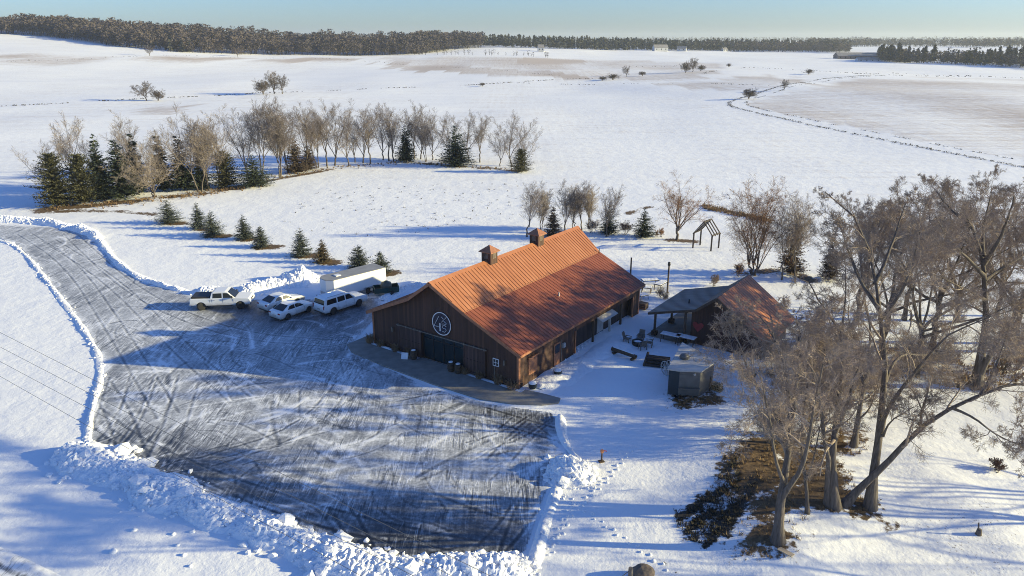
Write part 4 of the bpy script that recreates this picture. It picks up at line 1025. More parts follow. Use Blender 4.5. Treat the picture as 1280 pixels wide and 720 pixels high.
PICK = dict(w=2.06, belt=1.22, r=.43, sill=.5, wx=(-1.95, 2.05), tail=[(-3.0, .58)],
    body=[(3.02, .56), (3.1, .8), (3.06, 1.1), (2.9, 1.2), (1.62, 1.27), (-2.98, 1.27), (-3.06, 1.2), (-3.06, .7)],
    cabin=[(1.62, 1.2), (-.98, 1.2), (-.95, 1.4), (-.78, 1.88), (-.6, 1.94), (.55, 1.95), (.85, 1.88)],
    windows=[[(1.3, 1.3), (.36, 1.3), (.36, 1.8), (.72, 1.8), (.9, 1.74)], [(.24, 1.3), (-.72, 1.3), (-.66, 1.78), (.24, 1.8)]],
    ws=(1.56, 1.29, .85, 1.88), rw=(-.955, 1.36, -.81, 1.84), front=(3.07, 1.0), rear=(-3.05, 1.02), mirror=(1.28, 1.28), handles=(.46, -.58), seams=(.3, 1.36, -.8, -1.02), tumble=.83, tallrear=.2, mh=.24, mm='plasticblack', hm='chrome', ww=.28)
def park(u0, v0, u1, v1, wb_mid, w, zr=.02):
    a = Vector(at(u0, v0)); b = Vector(at(u1, v1)); d = (b - a).normalized(); ang = math.atan2(d.y, d.x); left = Vector((-d.y, d.x))
    c = (a + b) / 2 - d * wb_mid + left * (w / 2 - .12); return (c.x, c.y, zr), ang
loc, ang = park(252, 388, 302, 386.3, .05, 2.06)
pk = vehicle('pickup_truck', 'white crew cab pickup with a dark bed cover, parked apart by the snow bank', 'pickup', PICK, loc, ang, 'carwhite2')
MB().box(-2.9, -1.06, -.86, .86, 1.275, 1.46).build('bed_cover', MT['plasticblack'], pk, bevel=.03)
MB().box(-3.16, -2.95, -.95, .95, .56, .74).build('bumper', MT['chrome'], pk, bevel=.02); MB().box(2.98, 3.17, -.98, .98, .56, .78).build('bumper', MT['chrome'], pk, bevel=.02)
MB().box(-.8, 1.25, -1.06, -.98, .42, .5).build('side_step', MT['plasticblack'], pk)
loc, ang = park(359.5, 400, 387, 390, 0, 1.82)
vehicle('sedan', 'white sedan parked in front, wholly in the shade of the barn', 'car', SEDAN, loc, ang, 'carwhite')
d = Vector((math.cos(ang), math.sin(ang))); l_ = Vector((-d.y, d.x)); q = Vector(loc[:2]) + l_ * 3.0 + d * .9
vehicle('sedan', 'white car parked behind the shaded sedan with sun on its roof', 'car', SEDAN, (q.x, q.y, .02), ang - .06, 'carwhite2')
loc, ang = park(417, 393.5, 449, 383, .02, 2.03)
sv = vehicle('large_suv', 'long white estate SUV with dark side windows parked nearest the barn', 'car', SUV, loc, ang, 'carwhite')
for s in (-1, 1): MB().bar((-2.1, s * .72, 1.93), (.1, s * .72, 1.93), .05, .04).build('roof_rail', MT['chrome'], sv)

# enclosed trailer
a = Vector(at(416, 351, 2.5)); b = Vector(at(482, 334.5, 2.5)); d = (a - b).normalized(); ang = math.atan2(d.y, d.x); TL = (a - b).length; rgt = Vector((d.y, -d.x)); 
TW = 2.4; left = -rgt
# the camera sees the side to the right of the barn axis: heading points to the nose
side = left if (Vector((0, 0)) - a).dot(left) > 0 else rgt
c = (a + b) / 2 - side * TW / 2
tr = empty('cargo_trailer', (c.x, c.y, 0), ang, 'long white enclosed cargo trailer with a wedge nose behind the parked cars', 'trailer')
L2 = TL / 2; plan = [(-L2, -TW / 2), (L2 - .1, -TW / 2), (L2 + .55, -TW / 2 + .62), (L2 + .55, TW / 2 - .62), (L2 - .1, TW / 2), (-L2, TW / 2)]
MB().prism(plan, lambda q: (q[0], q[1], .5), lambda q: (q[0], q[1], 2.47)).build('body', MT['whitesheet'], tr, bevel=.03)
MB().prism([(q[0] * 1.003, q[1] * 1.008) for q in plan], lambda q: (q[0], q[1], 2.472), lambda q: (q[0], q[1], 2.53)).build('roof', MT['trailerroof'], tr, bevel=.02)
nz = [(L2 - .1, -TW / 2 - .012), (L2 + .565, -TW / 2 + .615), (L2 + .565, TW / 2 - .615), (L2 - .1, TW / 2 + .012)]
sgm = MB()
for p, q in zip(nz[:-1], nz[1:]): sgm.quad((*p, .52), (*q, .52), (*q, 1.12), (*p, 1.12))
sgm.build('stone_guard', MT['alu'], tr)
MB().box(L2 - 1.6, L2 - 1.0, -.3, .3, 2.531, 2.62).build('roof_vent', MT['white'], tr)
for s in (-1, 1):
    for x in (-L2 * .52, -L2 * .52 + .88): wheel(tr, x, s * (TW / 2 + .02), .36, .2, s)
    f_ = MB(); y = s * (TW / 2 + .06); f_.box(-L2 * .52 - .46, -L2 * .52 + 1.34, y - .11, y + .11, .76, .8); f_.build('fender', MT['alu'], tr)
    MB().box(-L2 - .02, -L2 + .06, s * 1.12 - .06, s * 1.12 + .06, 1.0, 1.2).build('taillight', MT['redlens'], tr)
    MB().box(-L2, L2 - .1, s * (TW / 2 + .006) - .006, s * (TW / 2 + .006) + .006, .5, .58).build('rub_rail', MT['alu'], tr)
MB().bar((L2 + .5, -.5, .5), (L2 + 1.7, 0, .48), .1).bar((L2 + .5, .5, .5), (L2 + 1.7, 0, .48), .1).bar((L2 + 1.35, 0, 0), (L2 + 1.35, 0, .95), .08).build('drawbar', MT['iron'], tr)

# teal tank trailer
a = Vector(at(471, 372)); b = Vector(at(497, 369.5)); d = (b - a).normalized(); ang = math.atan2(d.y, d.x); c = (a + b) / 2 + Vector((-d.y, d.x)) * .75
tk = empty('tank_trailer', (c.x, c.y, 0), ang, 'small teal utility trailer carrying a rounded olive tank, beside the white cargo trailer', 'trailer')
MB().box(-1.35, 1.35, -.75, .75, .42, .52).build('bed', MT['green'], tk)
sd_ = MB(); sd_.box(-1.35, 1.35, -.75, -.70, .52, 1.0).box(-1.35, 1.35, .70, .75, .52, 1.0).box(-1.35, -1.30, -.70, .70, .52, 1.0).box(1.30, 1.35, -.70, .70, .52, 1.12); sd_.build('side_board', MT['green'], tk)
tkb = MB().lathe([(.5, .53), (.62, .6), (.64, 1.15), (.52, 1.42), (.2, 1.52), (.2, 1.6), (.03, 1.62)], 22).build('tank', MT['tank'], tk); tkb.location = (.05, 0, 0)
for s in (-1, 1): wheel(tk, .55, s * .86, .33, .18, s); MB().box(.15, .95, s * .86 - .11, s * .86 + .11, .7, .73).build('fender', MT['green'], tk)
MB().bar((-1.3, -.4, .46), (-2.2, 0, .42), .09).bar((-1.3, .4, .46), (-2.2, 0, .42), .09).bar((-2.0, 0, 0), (-2.0, 0, .6), .06).build('drawbar', MT['iron'], tk)

# ------------------------------------------------------------------ bare trees
def tubes(P, Rr, sides):
    """P (N,n,3) polylines, Rr (N,n) radii -> verts, quads"""
    N, n, _ = P.shape
    t = np.gradient(P, axis=1); t /= np.linalg.norm(t, axis=2, keepdims=True) + 1e-9
    ref = np.zeros((N, 1, 3)); m = t.mean(1); big = np.abs(m).argmin(1); ref[np.arange(N), 0, big] = 1
    u = np.cross(t, ref); u /= np.linalg.norm(u, axis=2, keepdims=True) + 1e-9; v = np.cross(t, u)
    a = 2 * np.pi * np.arange(sides) / sides
    V = P[:, :, None] + Rr[:, :, None, None] * (u[:, :, None] * np.cos(a)[:, None] + v[:, :, None] * np.sin(a)[:, None])
    I = np.arange(N * n * sides).reshape(N, n, sides); J = np.roll(I, -1, axis=2)
    q = np.stack([I[:, :-1], J[:, :-1], J[:, 1:], I[:, 1:]], -1).reshape(-1, 4)
    return V.reshape(-1, 3), q

class Acc:
    def __init__(s): s.V = []; s.F = []; s.o = 0
    def add(s, V, q): s.V.append(V); s.F.append(q + s.o); s.o += len(V)
    def mesh(s, name, mat, smooth=True): return np_mesh(name, np.concatenate(s.V), [np.concatenate(s.F)], mat, smooth=smooth)

def unit(a): return a / (np.linalg.norm(a, axis=-1, keepdims=True) + 1e-9)

def grow(P, Rr, m, rng, ang, sd, lr, fr, n, up, wander, rr=.55, tip=.3, rmin=.006, sag=0):
    N, k, _ = P.shape
    f = (fr[0] + (fr[1] - fr[0]) * (np.arange(m)[None] + rng.random((N, m))) / m)
    x = f * (k - 1); i = np.clip(x.astype(int), 0, k - 2); w = (x - i)[..., None]; r_ = np.arange(N)[:, None]
    pos = P[r_, i] * (1 - w) + P[r_, i + 1] * w; tan = unit(P[r_, i + 1] - P[r_, i])
    rad = Rr[r_, i] * (1 - w[..., 0]) + Rr[r_, i + 1] * w[..., 0]
    plen = np.linalg.norm(np.diff(P, axis=1), axis=2).sum(1)
    pos = pos.reshape(-1, 3); tan = tan.reshape(-1, 3); rad = rad.ravel(); f = f.ravel(); M_ = len(pos)
    q = rng.normal(size=(M_, 3)); q = unit(q - (q * tan).sum(1, keepdims=True) * tan)
    a = np.radians(rng.normal(ang, sd, M_))[:, None]
    d = unit(np.cos(a) * tan + np.sin(a) * q + np.array([0, 0, up]))
    L = np.repeat(np.minimum(plen, 7.0), m) * lr * rng.uniform(.65, 1.25, M_) * (1.2 - .65 * f)
    pts = [pos]; p = pos
    for j in range(n - 1):
        d = unit(d + rng.normal(size=(M_, 3)) * wander + np.array([0, 0, up * .25 - sag * j / n])); p = p + d * (L / (n - 1))[:, None]; pts.append(p)
    r0 = np.maximum(rad * rr * rng.uniform(.7, 1.1, M_), rmin)
    R2 = np.maximum(r0[:, None] * (1 - (1 - tip) * np.linspace(0, 1, n)[None] ** .8), rmin * .6)
    return np.stack(pts, 1), R2

def resamp3(pl, n):
    pl = np.array(pl, float)
    for _ in range(2):
        q = [pl[:1]]
        for a, b in zip(pl[:-1], pl[1:]): q.append(np.stack([a * .75 + b * .25, a * .25 + b * .75]))
        pl = np.concatenate(q + [pl[-1:]])
    L = np.concatenate([[0], np.cumsum(np.linalg.norm(np.diff(pl, axis=0), axis=1))]); t = np.linspace(0, L[-1], n)
    return np.stack([np.interp(t, L, pl[:, c]) for c in range(3)], 1)

def crown_from(limbs, radii, rng, spec, tw=.008):
    """limbs (N,n,3): grows the finer levels; returns Acc of boughs and twigs"""
    acc = Acc(); P, Rr = limbs, radii; lev = []
    for k, s in enumerate(spec):
        P, Rr = grow(P, Rr, s['m'], rng, s.get('ang', 45), 13, s['lr'], s.get('fr', (.25, 1)), s.get('n', 5), s.get('up', .15), s.get('wander', .16), s.get('rr', .55), s.get('tip', .3), tw, s.get('sag', 0))
        acc.add(*tubes(P, Rr, s.get('sides', 4)))
    return acc

BIG = [dict(m=7, lr=.46, ang=46, up=.08, sides=6, n=7, fr=(.3, 1), wander=.17, rr=.6), dict(m=7, lr=.5, ang=45, up=.14, sides=4, n=6, wander=.2), dict(m=6, lr=.5, ang=46, up=.1, sides=3, n=5, wander=.22), dict(m=9, lr=.75, ang=42, up=.06, sides=3, n=3, wander=.22, fr=(.1, 1))]

def tree_obj(name, trunk_acc, crown_acc, bark, twig, loc, rz, label, cat, group=None):
    r = empty(name, loc, rz, label, cat, group)
    link('trunk', trunk_acc if isinstance(trunk_acc, bpy.types.Mesh) else trunk_acc.mesh('trunk', bark), r)
    link('crown', crown_acc if isinstance(crown_acc, bpy.types.Mesh) else crown_acc.mesh('crown', twig, False), r)
    return r

def vase_meshes(seed, H, nl=5, trunk=.2, spread=28, up=.25, stems=1, r0=None, spec=None, bark='bark', twig='twig', tw=.006, wander=.1):
    rng = np.random.default_rng(seed); ta = Acc(); r0 = r0 or H * .018; limbs = []; lr_ = []
    for s in range(stems):
        a = rng.uniform(0, 6.28); tilt = rng.uniform(.05, .28) if stems > 1 else rng.uniform(0, .06); h = H * trunk * rng.uniform(.8, 1.2)
        b = np.array([math.cos(a) * .15, math.sin(a) * .15, 0]) * (stems > 1) * (1 + stems * .25); d = np.array([math.cos(a) * tilt, math.sin(a) * tilt, 1])
        tp = np.stack([b + d * h * k / 5 + rng.normal(size=3) * .03 * k for k in range(6)]); tp[0, 2] = -.25
        rr = np.linspace(1.0, .74, 6) * r0 * (1 if stems == 1 else .7); rr[0] *= 1.35
        ta.add(*tubes(tp[None], rr[None], 10))
        for k in range(nl):
            az = 2 * math.pi * (k + rng.random() * .7) / nl; sp = math.radians(spread * rng.uniform(.35, 1.25)) * (0.25 if k == 0 else 1)
            dd = np.array([math.sin(sp) * math.cos(az), math.sin(sp) * math.sin(az), math.cos(sp)]) + d * .2; dd /= np.linalg.norm(dd)
            p = tp[5] - d * h * .25 * rng.random() * (k > 0); L = (H - h) * rng.uniform(.72, 1.0); pts = [p]
            for j in range(8):
                dd = dd + rng.normal(size=3) * wander + np.array([0, 0, up * .25]); dd /= np.linalg.norm(dd); p = p + dd * L / 8; pts.append(p)
            limbs.append(np.array(pts)); lr_.append(rr[-1] * rng.uniform(.5, .78) * np.linspace(1, .16, 9))
    Lb = np.stack(limbs); Lr = np.stack(lr_); ta.add(*tubes(Lb, Lr, 7))
    ca = crown_from(Lb, Lr, rng, spec or BIG, tw)
    return ta.mesh('trunk', MT[bark]), ca.mesh('crown', MT[twig], False)

# --- the big old trees: main limbs traced, each at its own distance
def traced(name, seed, limbs, label, group=None, twig='twig', spec=None, extra=0, cat='tree'):
    """limbs: list of (points [(u, v, distance offset)], r0, r1); the first point of the first limb stands on the ground"""
    u, v, _ = limbs[0][0][0]; x0, y0 = at(u, v); z0 = th(x0, y0); base = np.array([x0, y0, z0]); rng = np.random.default_rng(seed)
    ta = Acc(); LB_, LR_ = [], []
    for pts, r0, r1 in limbs:
        p = np.array([at_y(a, b, y0 + o)[:] for a, b, o in pts]) - base
        if pts is limbs[0][0] or abs(p[0, 2]) < .8: p[0, 2] = -.3
        q = resamp3(p, 10); q[1:] += rng.normal(size=(9, 3)) * .035 * np.linspace(0, 1, 9)[:, None]
        r0 = r0 * .9; rr = r0 + (r1 * .55 - r0) * np.linspace(0, 1, 10) ** .55
        if abs(p[0, 2]) < .9: rr[0] *= 1.3
        ta.add(*tubes(q[None], rr[None], 9)); LB_.append(q); LR_.append(rr)
    ca = crown_from(np.stack(LB_), np.stack(LR_), rng, spec or BIG)
    return tree_obj(name, ta, ca, MT['bark'], MT[twig], tuple(base), 0, label, cat, group)

OLD = 'old bare shade trees by the hut'
def spec_m(a, b, c, d, fr=.4):
    s = [dict(q) for q in BIG]
    for q, m_ in zip(s, (a, b, c, d + 3)): q['m'] = m_
    s[0]['fr'] = (fr, 1); s[1]['fr'] = (.2, 1); s[0]['lr'] = .52; s[0]['m'] += 1; s[2]['m'] += 1; s[3]['m'] += 1; return s
traced('old_tree', 1, [
    ([(973, 676, 0), (974, 642, 0), (979, 607, .3), (985, 572, .6), (987, 540, 1), (993, 505, 1.4), (998, 462, 2), (1000, 420, 2.6)], .42, .10),
    ([(977, 622, .2), (990, 603, -.3), (1003, 585, -.8), (1012, 545, -1.2), (1018, 500, -1.8), (1030, 455, -2.4)], .22, .06),
    ([(980, 603, .3), (970, 580, -.3), (966, 552, -.7), (962, 520, -1.2), (950, 470, -2)], .15, .05),
    ([(987, 545, 1), (975, 528, 1.6), (958, 502, 2.6), (940, 476, 3.6), (930, 448, 4.6), (918, 412, 6)], .19, .05),
    ([(989, 525, 1.2), (986, 495, 2), (980, 455, 3.2), (968, 420, 4.2), (950, 395, 5.5)], .17, .05),
    ([(996, 480, 1.8), (1001, 455, 3), (1002, 425, 4.6), (996, 395, 6)], .13, .04)],
    'leaning old bare tree nearest the bottom of the picture, rising from bare leaf litter', OLD, spec=spec_m(7, 7, 6, 7))
traced('old_tree', 2, [
    ([(1010, 641, 0), (1009, 615, 0), (1006, 590, .4), (1000, 560, .6), (1003, 520, .8), (1010, 480, 1)], .17, .05),
    ([(1008, 600, .2), (1018, 570, -.4), (1024, 540, -.8), (1030, 505, -1.4)], .09, .03)],
    'thin bare tree standing between the leaning tree and the double trunked tree', OLD, spec=spec_m(7, 6, 5, 5, .3))
traced('old_tree', 3, [
    ([(1044, 633, 0), (1042, 600, 0), (1040, 565, .2), (1044, 530, .5), (1050, 490, 1), (1053, 455, 1.6), (1050, 415, 2.5)], .42, .11),
    ([(1036, 632, .1), (1034, 600, .1), (1037, 575, -.2), (1030, 545, -.6), (1026, 505, -1.2), (1015, 460, -2)], .28, .07),
    ([(1044, 540, .4), (1058, 510, -.2), (1068, 470, -1), (1082, 435, -1.8)], .18, .05),
    ([(1049, 500, 1), (1040, 470, 2.2), (1032, 440, 3.6), (1020, 405, 5)], .17, .05)],
    'stout double trunked bare tree in the middle of the leaf litter', OLD, spec=spec_m(8, 7, 6, 7))
traced('old_tree', 4, [
    ([(1088, 634, 0), (1090, 608, 0), (1093, 585, .2), (1098, 550, .5), (1102, 510, .9), (1108, 467, 1.4), (1104, 420, 2), (1097, 380, 2.8), (1092, 340, 3.6), (1082, 290, 4.6), (1062, 262, 5.4), (1030, 240, 6.2)], .40, .06),
    ([(1053, 622, .1), (1077, 607, .0), (1096, 592, -.3), (1119, 568, -.7), (1140, 543, -1), (1167, 524, -1.2), (1198, 504, -1.4), (1226, 494, -1.5), (1250, 482, -1.4), (1285, 478, -1.2)], .34, .10),
    ([(1101, 540, .6), (1106, 517, .2), (1122, 492, -.4), (1150, 457, -1.2), (1187, 417, -2), (1210, 406, -2.6), (1240, 394, -3.2)], .2, .05),
    ([(1106, 480, 1.3), (1116, 452, 2.2), (1132, 440, 3), (1150, 446, 3.6), (1178, 440, 4.2), (1190, 434, 4.6)], .13, .04),
    ([(1094, 355, 3.2), (1108, 325, 4), (1118, 295, 5), (1132, 255, 6)], .17, .05),
    ([(1100, 400, 2.3), (1125, 370, 1.4), (1140, 335, .6), (1150, 290, 0)], .17, .05),
    ([(1098, 385, 2.6), (1076, 355, 3.6), (1062, 320, 4.6), (1050, 285, 6)], .16, .05),
    ([(1190, 510, -1.3), (1215, 520, -2), (1240, 540, -2.6), (1262, 552, -3), (1290, 556, -3.2)], .11, .03),
    ([(1226, 494, -1.5), (1240, 470, -1), (1252, 440, -.4), (1262, 405, .4)], .12, .04),
    ([(1104, 545, .4), (1110, 530, -.3), (1122, 520, -1), (1145, 508, -1.8)], .1, .03)],
    'tall old bare tree with one long limb sweeping low to the right', OLD, spec=spec_m(8, 7, 6, 7))
traced('old_tree', 5, [
    ([(1067, 558, 0), (1070, 540, 0), (1073, 520, .2), (1078, 492, .5), (1086, 455, 1), (1090, 415, 1.6), (1080, 370, 2.5)], .30, .08),
    ([(1072, 525, .2), (1084, 516, -.3), (1092, 500, -.9), (1100, 470, -1.8)], .1, .03),
    ([(1080, 480, .6), (1070, 450, 1.6), (1062, 415, 2.8), (1060, 380, 4)], .15, .05)],
    'bare tree standing alone on its own brown patch behind the double trunked tree', OLD, spec=spec_m(7, 7, 6, 5))
traced('old_tree', 6, [
    ([(1221, 484, 0), (1224, 455, 0), (1230, 425, .2), (1233, 395, .3), (1231, 363, .5), (1229, 325, .8), (1222, 300, 1.2), (1206, 265, 2)], .55, .14),
    ([(1224, 470, .0), (1240, 438, -.6), (1257, 410, -1.2), (1272, 390, -1.8), (1290, 365, -2.6), (1312, 330, -3.4)], .34, .12),
    ([(1229, 330, .8), (1245, 308, .2), (1258, 280, -.6), (1268, 245, -1.5)], .26, .07),
    ([(1231, 350, .6), (1252, 335, 1.4), (1275, 322, 2.4), (1300, 305, 3.6)], .18, .05),
    ([(1230, 345, .5), (1212, 325, -.5), (1190, 305, -1.6), (1168, 270, -3)], .22, .06),
    ([(1232, 375, .4), (1208, 362, -.8), (1185, 352, -2), (1160, 338, -3.5)], .16, .05),
    ([(1229, 320, .8), (1228, 290, 2.2), (1234, 262, 3.6), (1240, 236, 5)], .2, .06),
    ([(1215, 285, 1.5), (1195, 268, 2.2), (1176, 248, 3.2), (1165, 232, 4)], .16, .05)],
    'massive grey trunked bare tree at the right edge standing in tan grass', OLD, spec=spec_m(7, 7, 7, 6, .35))
traced('old_tree', 7, [
    ([(1056, 462, 0), (1055, 445, 0), (1053, 422, .1), (1040, 398, -.6), (1024, 376, -1.2), (1010, 350, -2)], .3, .06),
    ([(1053, 425, 0), (1072, 396, .6), (1084, 363, 1.2), (1086, 335, 2), (1096, 300, 3)], .2, .06),
    ([(1053, 420, .1), (1054, 395, 1), (1058, 365, 2), (1056, 325, 3.2)], .16, .05),
    ([(1054, 432, 0), (1042, 415, 1.2), (1034, 395, 2.4), (1016, 380, 3.6)], .12, .04)],
    'dark vase shaped bare tree forking low, right of the pavilion', OLD, spec=spec_m(6, 6, 6, 5))

# further bare trees of the same stand, grown freely
stand = [(1070, 405, 240, 17, 'bare tree at the left end of the back row of the stand'), (1145, 470, 250, 18, 'smaller bare tree in the tan grass left of the massive trunk'), (1265, 440, 228, 19, 'bare tree close behind the right limb of the massive tree'), (1100, 452, 232, 11, 'broad crowned bare tree rising behind the tall tree with the sweeping limb'), (1165, 436, 226, 12, 'broad bare tree between the tall swept tree and the massive right edge tree'),
         (1290, 430, 215, 13, 'bare tree cut by the right edge of the picture behind the massive tree'), (1130, 400, 245, 14, 'farthest bare tree of the stand, its crown against the white field'), (1245, 395, 240, 15, 'bare tree in the back row behind the massive grey trunk'), (1195, 402, 232, 16, 'middle bare tree of the back row of the stand')]
for u, v, t_, sd_, lab in stand:
    x, y = at(u, v); H = top_height(x, y, t_) * 1.0; tm, cm = vase_meshes(sd_, H, nl=8, trunk=.32, spread=60, up=.12, r0=H * .018, spec=spec_m(6, 6, 6, 6, .42), wander=.13, tw=.0075)
    tree_obj('old_tree', tm, cm, None, None, (x, y, th(x, y)), 0, lab, 'tree', OLD)
tmA, cmA = vase_meshes(31, 13.5, nl=6, trunk=.26, spread=40, up=.12, r0=.28, spec=spec_m(5, 4, 4, 2, .3), wander=.11)
# trees beyond the right edge, seen through the long shadows they lay over the snow and the lot
for i, (x, y, s_, rz) in enumerate(((36, 30.5, .8, 0), (44, 36.5, .9, 1.2), (58, 28, 1.2, 3.3), (52, 39, .9, 2.2))):
    r = tree_obj('old_tree', tmA, cmA, None, None, (x, y, th(x, y)), rz, 'bare tree beyond the right edge casting long shadows over the snow', 'tree', 'shade trees beyond the right edge'); r.scale = (s_,) * 3

# understory thicket among the trunks
THK = [dict(m=8, lr=.5, ang=35, up=.2, sides=3, n=5, fr=(.15, 1), wander=.2), dict(m=7, lr=.5, ang=40, up=.1, sides=3, n=4, wander=.25), dict(m=6, lr=.55, ang=42, up=.05, sides=3, n=3, wander=.25)]
thk = [vase_meshes(50 + k, 3.2, nl=4, trunk=.15, spread=38, up=.2, stems=6, r0=.045, spec=THK, tw=.006) for k in range(2)]
for i, (u, v, s_, lab) in enumerate(((962, 560, .9, 'dense grey thicket at the left foot of the leaning tree'), (1000, 548, 1.3, 'dense grey brush behind the leaning tree'), (1028, 520, 1.3, 'tangled brush filling the gap behind the double trunk'), (1012, 490, 1.2, 'grey brush between the leaning tree and the dark forked tree'), (1080, 500, 1.0, 'low brush behind the tree on its own brown patch'),
        (1130, 475, 1.0, 'tan tinged brush left of the massive trunk, among bare grass'), (1170, 470, .8, 'small brush on the tan grass just left of the massive trunk'), (1262, 470, 1.1, 'brush at the right of the massive trunk'), (968, 470, .8, 'brush at the near right corner of the pavilion'), (1040, 480, 1.2, 'brush under the dark forked tree'))):
    x, y = at(u, v); tm, cm = thk[i % 2]; r = tree_obj('brush', tm, cm, None, None, (x, y, th(x, y)), i * 1.3, lab, 'shrub', 'thicket among the old trees'); r.scale = (s_ * 1.25, s_ * 1.25, s_ * 1.3)

# ------------------------------------------------------------------ windbreak and other bare trees
WB = [dict(m=13, lr=.44, ang=42, up=.2, sides=4, n=6, fr=(.08, 1), wander=.14), dict(m=9, lr=.5, ang=38, up=.18, sides=3, n=4, wander=.18, fr=(.1, 1)), dict(m=6, lr=.6, ang=36, up=.12, sides=3, n=3, wander=.2, fr=(.2, 1))]
wbm = [vase_meshes(70 + k, 12.0, nl=4, trunk=.18 + .06 * (k % 3), spread=(24, 22, 34, 40, 26)[k], up=.24, stems=(1, 2, 1, 1, 3)[k], r0=.15, spec=WB, twig='twigpale', tw=.012, wander=.09) for k in range(5)]
wind = sorted([(95, 238, 152, 2), (61, 243, 184, 3), (118, 240, 178, 3), (163, 236, 150, 0), (250, 240, 149, 1), (276, 235, 151, 0), (263, 237, 162, 4), (310, 222, 138, 0), (327, 218, 136, 1), (349, 222, 136, 4), (360, 216, 136, 0), (384, 213, 138, 2), (409, 208, 134, 2), (419, 207, 133, 0), (398, 210, 142, 1), (436, 208, 147, 3), (444, 203, 150, 0),
    (454, 204, 140, 0), (463, 205, 139, 2), (479, 200, 139, 3), (486, 201, 137, 2), (492, 202, 138, 0), (518, 198, 134, 2), (526, 199, 142, 0), (533, 202, 151, 1), (541, 200, 146, 3), (561, 201, 147, 3), (586, 202, 146, 3), (600, 203, 148, 2), (625, 208, 164, 3), (639, 209, 148, 3), (656, 207, 160, 3)])
ORD = 'first second third fourth fifth sixth seventh eighth ninth tenth eleventh twelfth thirteenth fourteenth fifteenth sixteenth seventeenth eighteenth nineteenth twentieth'.split()
nW = len(wind)
for i, (u, v, t_, k) in enumerate(wind):
    x, y = at(u, v); H = top_height(x, y, t_); tm, cm = wbm[k]
    lab = f"bare pale windbreak tree, {ORD[i]} from the left end of the row" if i < 16 else f"bare pale windbreak tree, {ORD[nW - 1 - i]} from the right end of the row"
    r = tree_obj('windbreak_tree', tm, cm, None, None, (x, y, th(x, y)), i * 2.1, lab, 'tree', 'bare trees of the windbreak row'); s_ = H / 11.2; r.scale = (s_ * 1.1, s_ * 1.1, s_)
def free_tree(u, v, t_, seed, label, name='bare_tree', cat='tree', group=None, twig='twigpale', wide=1, **kw):
    x, y = at(u, v); H = max(.5, top_height(x, y, t_)); sp = kw.pop('spec', WB); tm, cm = vase_meshes(seed, H, spec=sp, twig=twig, **kw)
    r = tree_obj(name, tm, cm, None, None, (x, y, th(x, y)), seed, label, cat, group); r.scale = (wide, wide, 1); return r
BUSHY = [dict(m=10, lr=.5, ang=42, up=.1, sides=4, n=5, fr=(.1, 1), wander=.14), dict(m=8, lr=.5, ang=45, up=.06, sides=3, n=4, wander=.18), dict(m=7, lr=.5, ang=45, up=.05, sides=3, n=3, wander=.2)]
free_tree(191, 247, 168, 81, 'broad bushy bare grey tree in front of the dark windbreak spruces', spec=BUSHY, nl=8, trunk=.08, spread=48, up=.14, r0=.2, tw=.012, stems=2, wide=1.0)
GRP = 'slim bare trees behind the barn'
for i, (u, v, t_, lab) in enumerate(((659, 296, 230, 'slim bare tree behind the barn, left of the rear cupola'), (675, 290, 238, 'small bare tree just right behind the slim tree over the rear cupola'), (706, 288, 232, 'slim bare tree just right of the young spruce behind the rear cupola'), (717, 287, 234, 'middle one of the slim bare trees above the rear end of the ridge'), (727, 288, 231, 'taller slim bare tree above the rear end of the ridge'), (738, 286, 234, 'slim bare tree just right of the rear end of the ridge'), (758, 296, 232, 'slim bare tree in front of the second young spruce behind the barn'))):
    free_tree(u, v, t_, 90 + i, lab, group=GRP, nl=4, trunk=.2, spread=20, up=.3, r0=.11, tw=.009, stems=1 + i % 2)
free_tree(846, 300, 227, 101, 'rounded orange twigged willow left of the timber arbor', twig='twigorange', spec=BUSHY, nl=7, trunk=.2, spread=42, up=.2, r0=.2, tw=.010)
free_tree(942, 343, 233, 102, 'tall orange brown bushy tree behind the pavilion roof', twig='twigorange', spec=BUSHY, nl=6, trunk=.08, spread=24, up=.3, r0=.17, tw=.010, stems=3)
free_tree(977, 350, 262, 103, 'pale slender bare tree in front of the bronzed conifer', nl=4, trunk=.3, spread=16, up=.3, r0=.1, tw=.009)
free_tree(996, 353, 256, 104, 'pale slender twin stemmed bare tree beside the bronzed conifer', nl=4, trunk=.3, spread=16, up=.3, r0=.1, tw=.009, stems=2)
SH = 'small bare shrubs in the snow'
for i, (u, v, t_, lab, tg) in enumerate(((741, 291, 277, 'tiny bare shrub in the shade beyond the ridge end', 'twig'), (780, 293, 277, 'round tan shrub between the two dark young spruces', 'twigred'), (824, 296, 287, 'tiny tan tuft right of the dark spruce and left of the willow', 'twigorange'), (1240, 588, 575, 'low dark shrub on the snow at the far right', 'twigred'),
        (828, 372, 360, 'small pale shrub at the foot of the lamp post behind the barn', 'twigpale'), (890, 357, 345, 'thin bare shrub behind the grey pavilion roof', 'twig'), (925, 345, 332, 'low shrub at the foot of the tall orange brown tree', 'twigred'), (972, 446, 428, 'sparse bare shrub at the end of the orange pavilion roof', 'twigpale'), (955, 540, 515, 'sparse leafless sapling on the sunny snow left of the leaning tree', 'twigpale'))):
    free_tree(u, v, t_, 110 + i, lab, name='shrub', cat='shrub', group=SH, twig=tg, spec=THK, nl=4, trunk=.1, spread=45, up=.15, stems=4, r0=.03, tw=.008)
x, y = at(1223, 668); r = empty('stump', (x, y, th(x, y)), 0, 'short broken stump with an upright splinter on the snow at the lower right', 'stump'); MB().lathe([(.2, -.1), (.15, .2), (.13, .34), (.06, .36)], 9).build('bole', MT['bark'], r); MB().bar((-.06, 0, .3), (-.12, .02, .75), .07).build('splinter', MT['bark'], r)

